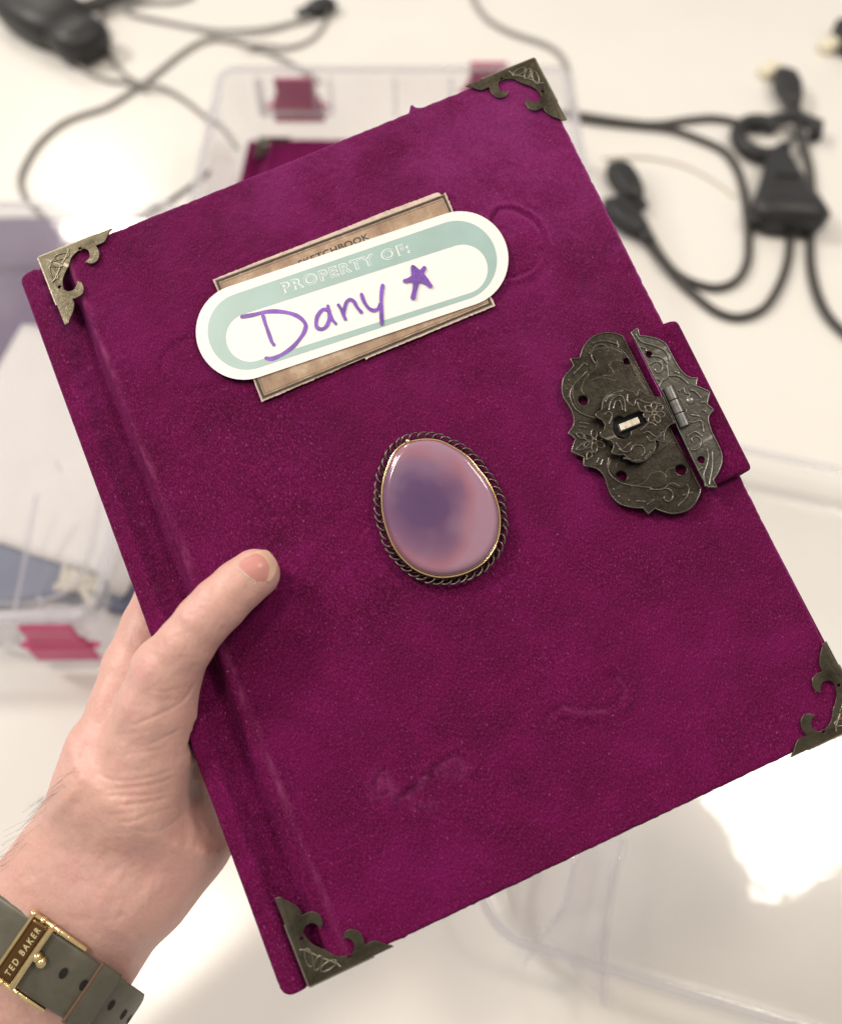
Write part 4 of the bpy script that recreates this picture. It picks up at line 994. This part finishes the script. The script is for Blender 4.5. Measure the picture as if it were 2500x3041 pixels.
pn = [tuple(strap_pt(ph(n_), 2279, .0058 + .0008 * (n_ < 1705))) for n_ in np.linspace(1685, 1718, 8)]
b_ = bmesh.new(); bmesh.ops.create_uvsphere(b_, u_segments=14, v_segments=10, radius=.0019); mm = bpy.data.meshes.new('pk'); b_.to_mesh(mm); b_.free(); mm.transform(Matrix.Translation(strap_pt(ph(1716), 2279, .0056)))
b2 = bmesh.new(); bmesh.ops.create_uvsphere(b2, u_segments=14, v_segments=10, radius=.0017); m2 = bpy.data.meshes.new('pk2'); b2.to_mesh(m2); b2.free(); m2.transform(Matrix.Translation(strap_pt(ph(1700), 2274, .0062)))
wlink('buckle_pin', merge('buckle_pin', [tube([pn], .0009), smooth(mm), smooth(m2)]), M_GOLD, bkl)
# engraved name along the bar
eo = Vector(strap_pt(ph(1660), (T0 + T1) / 2, .00535)); ex = (Vector(strap_pt(ph(1660), T0, .00535)) - Vector(strap_pt(ph(1660), T1, .00535))).normalized()
ez = (Vector(strap_pt(ph(1660), 2270, .008)) - Vector(strap_pt(ph(1660), 2270, .002))).normalized(); ey = ez.cross(ex)
tm = text('TED BAKER', (-.0090, -.0013), (.0090, -.0013), .0024, 0, bold=.02, space=1.45)
tm.transform(Matrix(((ex.x, ey.x, ez.x, eo.x), (ex.y, ey.y, ez.y, eo.y), (ex.z, ey.z, ez.z, eo.z), (0, 0, 0, 1))))
wlink('lettering', tm, simple('pale_gold_engraving', (.80, .66, .36), .45, .6), bkl)
br = band('bar_face', [ph(1634 + 50 * k / 4) for k in range(5)], .0050, .00526, T0 - 2, T1 + 2)
wlink('bar_face', br, simple('brown_bronze', (.16, .085, .030), .32, .9), bkl)

# ------------------------------------------------------------------ clear storage cases on the table
def tray(name, hx, hy, r, h, wall=.0016, draft=.004, lip=.0035, m=None, parent=None, floor_=.0018):
    d = draft
    prof = [(-d - .002, 0), (-d, .0006), (-d * .9, .002), (-.0006, h - .0075), (0, h - .0070), (lip - .0004, h - .0066), (lip, h - .0060), (lip, h - .0006), (lip - .0006, h),
            (-.0004, h), (-wall, h - .0006), (-wall - .0004, h - .006), (-d - wall + .0004, .006), (-d - wall - .0015, floor_ + .0008), (-d - wall - .0035, floor_)]
    return link(name, loft(hx, hy, r, prof), m or M_CLEAR, parent)
def latch(parent, x, y, z, sgn, wdt=.044):
    """snap latch on the end wall: pivot pin, upper tab, lower grip"""
    o = link('latch', merge('latch', [box(wdt * .78, .0026, .016, (0, .0030, .010), .0008), box(wdt * .92, .0030, .0075, (0, .0034, -.0005), .0008), box(wdt, .0024, .016, (0, .0048, -.011), .0008),
              tube([[(-wdt * .60, .0030, -.0045), (wdt * .60, .0030, -.0045)]], .0017)]), M_PINK, parent)
    if sgn < 0: o.data.transform(Matrix.Rotation(math.pi, 4, 'Z'))
    o.location = (x, y, z)
    return o
# the open case in the middle, with the second sketchbook inside
XA, XB, YB = on_z(650, 215, .074 * KT)[0], on_z(1692, 205, .074 * KT)[0], on_z(1100, 204, .074 * KT)[1]
caseA = empty('storage_case', ((XA + XB) / 2, YB - .150 * KT, .0006)); caseA.scale = (KT,) * 3
tag(caseA, 'open clear plastic case with pink latches on its far wall, holding a magenta sketchbook', 'storage case', 'clear cases on the table')
hxA = (XB - XA) / 2 / KT - .0035
tray('case_body', hxA, .150 - .0035, .012, .074, parent=caseA)
def rim(parent, hx, hy, r, z, wd, thick=.0020):
    o = link('rim', plate([rrect(hx + .0040, hy + .0040, r + .004, 10), rrect(hx + .0040 - wd, hy + .0040 - wd, max(.003, r + .004 - wd), 10)[::-1]], thick, .0006, z), M_FROST, parent); return o
rim(caseA, hxA, .150 - .0035, .012, .0742, .0062)
xl = lambda px: (on_y(px, 260, YB)[0] - caseA.location.x) / KT
for px, wdt, zl_ in ((876, .040, .0470), (1446, .035, .0590)):
    latch(caseA, xl(px), .1495, zl_, 1, wdt)
# moulded latch housings and the step in the rim
for px in (876, 1446):
    link('latch_housing', merge('latch_housing', [box(.0022, .0075, .026, (-.0275, 0, 0), .0006), box(.0022, .0075, .026, (.0275, 0, 0), .0006), box(.0554, .0030, .0030, (0, -.0028, -.0125), .0008)]), M_FROST, caseA).location = (xl(px), .1440, .0560)
for dx in (-.100, -.060, .0, .100): link('wall_rib', box(.0022, .0060, .030, (dx, .1430, .055), .0006), M_FROST, caseA)
# second, closed case at the left
XR, YF, YN = -.1590 * KT, on_z(200, 612, .052 * KT)[1], on_z(140, 1905, .03 * KT)[1]
caseB = empty('storage_case', (XR - .165 * KT, (YF + YN) / 2, .0006)); caseB.scale = (KT,) * 3; caseB.rotation_euler = (0, 0, math.radians(.6))
tag(caseB, 'closed clear plastic case at the left, holding lavender and slate blue papers', 'storage case', 'clear cases on the table')
hyB = (YF - YN) / 2 / KT - .0035
tray('case_body', .165 - .0035, hyB, .014, .046, parent=caseB)
lidp = [(.0035, .0462), (.0040, .0466), (.0040, .0520), (.0034, .0526), (.0005, .0528), (-.004, .0528), (-.0052, .0522), (-.0064, .0500), (-.0080, .0494)]
link('case_lid', loft(.165 - .0035, hyB, .014, [(-.0060, .0475), (.0030, .0462)] + lidp), M_CLEAR, caseB)
rim(caseB, .165 - .0035, hyB, .014, .0530, .0050)
latch(caseB, (on_y(140, 1880, YN)[0] - caseB.location.x) / KT, -hyB - .0020, .0300, -1, .0330)
ribs = [tube([[(hxx, -hyB + .004, .004), (hxx + .002, -hyB + .012, .0465)]], .0011) for hxx in (.095, .128)]
ribs.append(tube([[tuple(v) for v in catmull([(.142, -hyB + .090, .0300), (.140, -hyB + .055, .022), (.132, -hyB + .034, .015), (.112, -hyB + .026, .012), (.088, -hyB + .026, .011)], 6)]], .0010))
ribs.append(tube([[tuple(v) for v in catmull([(.106, -hyB + .085, .030), (.104, -hyB + .050, .020), (.103, -hyB + .010, .012), (.108, -hyB + .002, .008)], 6)]], .0012))
link('moulded_rib', merge('moulded_rib', ribs), M_FROST, caseB)
def sheet(name, pts, z, thick, m, wob=.0006, seed=1):
    z, thick = z * KT, thick * KT
    """a limp flat piece with slightly wavy surface and real thickness"""
    P_ = np.array(pts); c = P_.mean(0); R_ = [tuple(v) for v in catmull(list(P_), 6, True)] if len(pts) > 4 else ragged([tuple(p) for p in pts], .00012, .004, seed)
    V = []; Fc = []; m_ = len(R_); rings = 9
    for side in (1, 0):
        for i in range(rings):
            k = 1 - i / rings
            for q in R_:
                x, y = c[0] + (q[0] - c[0]) * k, c[1] + (q[1] - c[1]) * k
                h = z + (thick * min(1, .35 + i * .4) if side else 0) + wob * float(vnoise(np.array(x), np.array(y), .03, seed)) * min(1, i)
                V.append((x, y, max(h, z * .2)))
    half = rings * m_
    for i in range(rings - 1):
        for k in range(m_):
            a, b = i * m_ + k, i * m_ + (k + 1) % m_; Fc.append((a, b, b + m_, a + m_)); Fc.append((a + half, a + m_ + half, b + m_ + half, b + half))
    Fc.append(tuple((rings - 1) * m_ + k for k in range(m_))); Fc.append(tuple((rings - 1) * m_ + half + k for k in range(m_))[::-1])
    for k in range(m_): b = (k + 1) % m_; Fc.append((k, k + half, b + half, b))
    me = mk(name, V, Fc); bm = bmesh.new(); bm.from_mesh(me); bmesh.ops.recalc_face_normals(bm, faces=bm.faces); bm.to_mesh(me); bm.free(); return smooth(me)
def zz(pts, z): return [tuple(on_z(x, y, z * KT)[:2]) for x, y in pts]
M_LAV = simple('lavender_card', (0.120, 0.075, 0.150), .55, var=.14, vscale=14)
M_SLATE = simple('slate_blue_card', (0.115, 0.135, 0.215), .6, var=.10, vscale=40)
M_WHITE = simple('white_paper', (0.76, 0.73, 0.69), .6, var=.03, vscale=20)
M_CREAM = simple('cream_bristle', (0.62, 0.58, 0.47), .7, var=.15, vscale=300)
sl = sheet('slate_card', zz([(-260, 1555), (0, 1600), (86, 1626), (400, 1735), (388, 1815), (300, 1800), (150, 1775), (0, 1800), (-260, 1800)], .006), .0030, .0040, M_SLATE, .0003, 3)
tag(link('slate_card', sl, M_SLATE), 'slate blue card under the white paper in the left case', 'card')
wp = sheet('white_paper', zz([(-120, 1290), (40, 990), (75, 955), (130, 968), (240, 1010), (330, 1060), (420, 1400), (392, 1690), (345, 1775), (318, 1712), (160, 1660), (95, 1640), (0, 1606), (-200, 1560)], .012), .0085, .0012, M_WHITE, .0008, 4)
tag(link('white_paper', wp, M_WHITE), 'white paper sheet in the left case, overlapping the lavender card', 'paper')
lv = sheet('lavender_card', zz([(-380, 700), (-100, 648), (100, 637), (200, 655), (285, 676), (330, 760), (420, 1060), (430, 1180), (240, 1120), (60, 1100), (-100, 1260), (-420, 1200)], .008), .0040, .0030, M_LAV, .0006, 5)
tag(link('lavender_card', lv, M_LAV), 'large lavender card filling the far half of the left case', 'card')
brs = []
for i in range(34):
    x = 190 + 118 * i / 33; p0 = on_z(x + rng.normal() * 2, 1686 + (x - 190) * .28 + rng.normal() * 5, .0120 * KT); p1 = on_z(x - 14 + rng.normal() * 3, 1738 + rng.normal() * 4, .0120 * KT)
    brs.append(tube([[tuple(p0), tuple(p1)]], (.0007 + .0003 * rng.random()) * KT, res=1))
p0, p1 = on_z(165, 1745, .0120 * KT), on_z(302, 1748, .0120 * KT); brs.append(tube([[tuple(p0), tuple(p1)]], .0022 * KT))
brs.append(tube([[tuple(on_z(245, 1748, .012 * KT)), tuple(on_z(280, 1800, .012 * KT))]], .0024 * KT))
tag(link('bristle_brush', merge('bristle_brush', brs), M_CREAM), 'small cream bristle brush lying on the slate card in the left case', 'brush')

# third case: an empty clear lid turned askew at the lower right
pA = on_z(1560, 2870, 0)[:2]; pB = on_z(2320, 3052, 0)[:2]; ang = math.atan2(pB[1] - pA[1], pB[0] - pA[0]) - math.radians(3.5)
ux = np.array([math.cos(ang), math.sin(ang)]); uy = np.array([-ux[1], ux[0]])
cnr = on_z(1395, 2760, 0)[:2]
far_ = on_z(2330, 1450, 0)[:2]; depthC = float((far_ - cnr) @ uy) / KT; hxC = .180
lcen = cnr + ux * hxC * KT + uy * depthC * KT / 2
caseC = empty('storage_case', (lcen[0], lcen[1], .0006)); caseC.rotation_euler = (0, 0, ang); caseC.scale = (KT,) * 3
tag(caseC, 'empty clear plastic case lid lying askew on the bare tabletop right of the hand', 'storage case', 'clear cases on the table')
tray('case_body', hxC, depthC / 2, .024, .024, wall=.0018, draft=.006, lip=.003, parent=caseC, m=M_THIN)
rim(caseC, hxC, depthC / 2, .024, .0242, .0040)
def toC(p): d = np.array(p[:2]) - lcen; return (float(d @ ux) / KT, float(d @ uy) / KT)
st = []
for pts, ww in (([(1850, 2500), (1800, 2740), (1790, 2985)], .0016), ([(1712, 2520), (1672, 2690), (1612, 2775), (1552, 2868)], .0014)):
    st.append(tube([[(*toC(on_z(x, y, .018 * KT)), .018 + .002 * math.sin(i)) for i, (x, y) in enumerate([tuple(v) for v in catmull(pts, 8)])]], ww))
q = [toC(on_z(x, y, .018 * KT)) for x, y in [(1712, 2520), (1672, 2690), (1612, 2775), (1790, 2975), (1800, 2740), (1850, 2500), (1870, 2400), (1760, 2400)]]
st.append(plate([q], .0008, .0002, .0172))
link('hinge_strip', merge('hinge_strip', st), M_CLEAR, caseC)

# ------------------------------------------------------------------ the second sketchbook, lying in the open case
zt = .034 * KT
b2o = on_z(772, 411, zt); b2x = np.array([1.0, .0, 0]); 
BK2 = Matrix.Translation(Vector(b2o)) @ Matrix.Rotation(math.radians(-.6), 4, 'Z')
book2 = empty('velvet_sketchbook', mat=BK2)
tag(book2, 'magenta velvet sketchbook lying inside the open clear case, mostly hidden by the held one', 'sketchbook', 'velvet sketchbooks')
book['group'] = 'velvet sketchbooks'
def slab2(name, x0, x1, y0, y1, z0, z1, bev, m):
    return link(name, slab(x0, x1, y0, y1, z0, z1, bev), m, book2)
for o in list(book.children):
    if o.name.split('.')[0] in ('front_cover', 'page_block', 'back_cover', 'spine'):
        c = o.copy(); COL.objects.link(c); c.parent = book2; c.scale = (1.06, 1.06, 1.12)
        if c.name.startswith('front'): c.material_slots[0].link = 'OBJECT'; c.material_slots[0].material = M_VELVET_FLAP
gsrc = [o for o in book.children if o.name.startswith('corner_guard')]
for o in gsrc[:2] if False else gsrc:
    c = o.copy(); COL.objects.link(c); c.parent = book2; c.scale = (1.06, 1.06, 1.12); c.location = (o.location.x * 1.06, o.location.y * 1.06, o.location.z)

# ------------------------------------------------------------------ cables and plugs on the table
M_CABLE = simple('black_rubber_cable', (0.050, 0.046, 0.042), .55)
M_GREY = simple('grey_cable', (0.24, 0.225, 0.215), .55)
M_BLACKP = simple('black_plastic', (0.016, 0.016, 0.017), .45, var=.2, vscale=60, bmp=.05)
def cable(name, pts, s, ox, oy, r, m, label, lift=None, group='cables on the table'):
    r = r * KT * (.8 if m is M_GREY else 1); P_ = []
    for i, (x, y) in enumerate(pts):
        z = r + (lift[i] if lift else 0); P_.append(on_z(ox + x / s, oy + y / s, z))
    o = link(name, tube([[tuple(v) for v in catmull(P_, 8)]], r, res=3), m)
    return tag(o, label, 'cable', group)
cable('power_cable', [(545, -60), (530, 60), (530, 130), (548, 220), (592, 320), (655, 392), (725, 430), (850, 455), (960, 520), (1060, 600), (1150, 660), (1220, 760)], 1.736, 0, 0, .0026, M_GREY, 'grey cable running from the top edge down to the open case, crossing another cable', [0] * 5 + [.001, .005, .002] + [0] * 4)
cable('power_cable', [(1000, -20), (900, 8), (760, 15), (670, 35), (655, 62), (720, 85), (850, 112), (1000, 142), (1150, 162), (1350, 152), (1500, 122), (1600, 92)], 1.736, 0, 0, .0026, M_GREY, 'grey cable ending in a black plug above the latch, bent in a hairpin', [0] * 8 + [.004, .002, 0, .002])
cable('power_cable', [(1640, 420), (1570, 370), (1450, 300), (1300, 240), (1150, 202), (1040, 215), (930, 280), (830, 360), (740, 430), (650, 490), (540, 555), (400, 600), (300, 650), (200, 740), (130, 850), (105, 940), (140, 1030), (230, 1120)], 1.736, 0, 0, .0028, M_GREY, 'long grey cable sweeping from the open case to the closed case in a wide loop')
cable('power_cable', [(1700, 60), (1680, 110), (1640, 170), (1580, 218), (1480, 245), (1350, 235), (1240, 235)], 1.736, 0, 0, .0022, M_GREY, 'short grey cable curling from the black plug down to the long looping cable', [.003, 0, 0, 0, .001, .004, .006])
cable('power_cable', [(400, 330), (470, 385), (560, 415), (660, 428), (760, 470)], 1.736, 0, 0, .0026, M_GREY, 'short grey cable leaving the black power adapter', [.004, 0, 0, 0, 0])
cable('thin_cable', [(1080, 880), (980, 960), (880, 1030), (790, 1082), (700, 1130)], 1.736, 0, 0, .0014, M_CABLE, 'thin black cable emerging between the open and the closed case')
cable('power_cable', [(1396, -30), (1418, 20), (1455, 62), (1520, 98), (1600, 125), (1650, 150), (1678, 190), (1690, 260), (1700, 330)], 1.0, 0, 0, .0028, M_GREY, 'grey cable descending from the top edge behind the far corner of the open case')
cable('power_cable', [(100, 262), (205, 270), (400, 300), (600, 325), (720, 322), (850, 302), (1000, 292), (1150, 320), (1260, 360)], 1.929, 1600, 200, .0030, M_CABLE, 'black cable running level from the open case to the round connector')
cable('power_cable', [(205, 290), (400, 318), (600, 338), (750, 356), (900, 405), (1050, 475), (1130, 575), (1170, 700), (1190, 850), (1200, 1000), (1190, 1120), (1130, 1220), (1020, 1262), (900, 1240), (800, 1190), (720, 1110), (650, 1000), (590, 880), (520, 775)], 1.929, 1600, 200, .0030, M_CABLE, 'black cable looping round from the open case to the upper plug by the sketchbook edge', [.0] * 14 + [.003, .004, .003, .002, .002])
cable('power_cable', [(1440, 940), (1425, 1100), (1375, 1250), (1285, 1380), (1150, 1432), (1020, 1402), (900, 1312), (800, 1222), (700, 1105), (600, 990), (515, 930)], 1.929, 1600, 200, .0030, M_CABLE, 'black cable curving from the wedge connector to the lower plug by the sketchbook edge')
cable('power_cable', [(1400, 190), (1470, 300), (1512, 450), (1550, 600), (1562, 800), (1552, 1000), (1557, 1150), (1592, 1300), (1655, 1425), (1760, 1530), (1900, 1620)], 1.929, 1600, 200, .0032, M_CABLE, 'thick black cable hanging down the right side past the wedge connector', [.006, .006, .004, .002] + [0] * 7)
cable('thin_cable', [(360, 520), (600, 515), (820, 560), (1000, 650), (1120, 740)], 1.929, 1600, 200, .0012, simple('white_cable', (0.62, 0.57, 0.47), .5), 'thin white cable lying inside the loop of black cable')

def blob(name, profile, m, width_scale=1.0, hscale=.8):
    """plug or connector body: (distance along axis, half width) stations, rounded cross-section"""
    V = []; Fc = []; n = 20
    for s, wv in profile:
        for k in range(n):
            a = 2 * math.pi * k / n; ca, sa = math.cos(a), math.sin(a); e = .62
            V.append((s, wv * math.copysign(abs(ca) ** e, ca), wv * hscale * math.copysign(abs(sa) ** e, sa)))
    for i in range(len(profile) - 1):
        for k in range(n): a, b = i * n + k, i * n + (k + 1) % n; Fc.append((a, b, b + n, a + n))
    Fc.append(tuple(range(n))[::-1]); Fc.append(tuple(range((len(profile) - 1) * n, len(profile) * n)))
    return mk(name, V, Fc)
def place_plug(name, a, b, prof, hs, label, cat, z=None, group=None):
    prof = [(q, w_ * KT) for q, w_ in prof]; A, B = on_z(*a), on_z(*b); L = float(np.linalg.norm(B - A)); mx = max(w_ for _, w_ in prof)
    root = empty(name, (A[0], A[1], (z if z is not None else mx * hs))); root.rotation_euler = (0, 0, math.atan2(B[1] - A[1], B[0] - A[0]))
    tag(root, label, cat, group)
    link('plug_body', blob('plug_body', [(s * L, w_) for s, w_ in prof], M_BLACKP, 1, hs), M_BLACKP, root)
    return root
R = lambda x, y: (1600 + x / 1.929, 200 + y / 1.929)
L_ = lambda x, y: (x / 1.736, y / 1.736)
G_ = 'plugs on the table'
p1 = place_plug('cable_plug', L_(1580, 92), L_(1730, 48), [(0, .004), (.15, .008), (.5, .0105), (.8, .010), (.95, .007), (1, .004)], .6, 'black plug at the end of the hairpin grey cable, above the latch', 'plug', group=G_)
p2 = place_plug('cable_plug', R(560, 810), R(425, 620), [(0, .004), (.2, .008), (.5, .0105), (.85, .0105), (1, .008)], .75, 'upper black plug beside the right edge of the held sketchbook', 'plug', group=G_)
p3 = place_plug('cable_plug', R(580, 1000), R(395, 830), [(0, .004), (.2, .008), (.5, .0105), (.85, .0105), (1, .008)], .75, 'lower black plug, partly behind the right edge of the held sketchbook', 'plug', group=G_)
p4 = place_plug('cable_plug', R(1440, 290), R(1370, 90), [(0, .004), (.2, .008), (.55, .011), (.85, .010), (1, .006)], .75, 'small black plug at the top of the thick cable, right of the round connector', 'plug', z=.012, group=G_)
for p in (p1, p2, p3, p4):
    Lg = max(v.co.x for v in p.children[0].data.vertices)
    link('strain_relief', tube([[(-.010, 0, 0), (.002, 0, 0)]], .0042, res=3), M_BLACKP, p)
    if p is not p1: link('metal_tip', box(.008, .0085, .0035, (Lg + .003, 0, 0), .0004), M_STEEL, p)
wd_ = place_plug('power_connector', R(1330, 560), R(1400, 985), [(0, .007), (.08, .010), (.3, .014), (.55, .020), (.75, .026), (.90, .029), (1, .022)], .45, 'black wedge shaped connector between the cable loops at the right', 'connector')
link('grip_ridges', merge('grip_ridges', [box(.0016, .020 + .005 * k, .002, (.050 + .012 * k, 0, .0105), .0005) for k in range(4)]), M_BLACKP, wd_)
rp = on_z(*R(1255, 455)); rc = empty('round_connector', (rp[0], rp[1], .008)); rc.scale = (KT,) * 3; tag(rc, 'black ring shaped connector above the wedge connector', 'connector')
link('ring_body', tube([[(.0190 * math.cos(t), .0225 * math.sin(t), .001) for t in np.linspace(.7, 5.6, 26)]], .0062, res=5), M_BLACKP, rc)
link('side_arm', tube([[(.010, .020, .002), (.030, .026, .004), (.048, .014, .003), (.044, .002, .001)]], .0058, res=4), M_BLACKP, rc)
link('contact_pin', tube([[(-.004, -.022, 0), (.020, -.008, .002), (.030, .004, .002)]], .0026), M_STEEL, rc)
# power adapter at the far left
ad = on_z(150, 120, 0); adp = empty('power_adapter', (ad[0], ad[1], 0)); adp.rotation_euler = (0, 0, math.radians(-38)); adp.scale = (.95,) * 3
tag(adp, 'black power adapter at the far left among grey cables', 'power adapter')
link('adapter_body', blob('adapter_body', [(-.075, .020), (-.068, .030), (-.045, .036), (-.005, .038), (.025, .034), (.036, .024)], M_BLACKP, 1, .55), M_BLACKP, adp).location = (0, .012, .020)
link('plug_head', blob('plug_head', [(.026, .018), (.032, .026), (.055, .030), (.075, .027), (.084, .016)], M_BLACKP, 1, .62), M_BLACKP, adp).location = (0, .004, .019)
cable('thick_cable', [(90, 70), (190, 42), (300, 8), (420, -40)], 1.0, 0, 0, .0065, M_CABLE, 'thick black cable leaving the power adapter towards the top edge', [.012, .008, .004, .002])
tp = on_z(2512, 140, 0); ed = empty('wall_plug', (tp[0], tp[1], 0)); tag(ed, 'black plug cut by the right edge of the photo', 'plug')
link('plug_body', box(.026, .050, .020, (0, 0, .010), .006, 3), M_BLACKP, ed)
M_CREAMP = simple('cream_plastic', (0.74, 0.68, 0.52), .45)
for px, py, lab in ((2280, 225, 'cream plug cover near the small black plug at the upper right'), (2455, 150, 'cream plug cover beside the black plug cut by the right edge')):
    c = on_z(px, py, 0); o = link('plug_cover', box(.022, .018, .012, (0, 0, .006), .005, 3), M_CREAMP); o.location = (c[0], c[1], 0); o.rotation_euler = (0, 0, math.radians(30)); tag(o, lab, 'plug cover', 'cream plug covers')
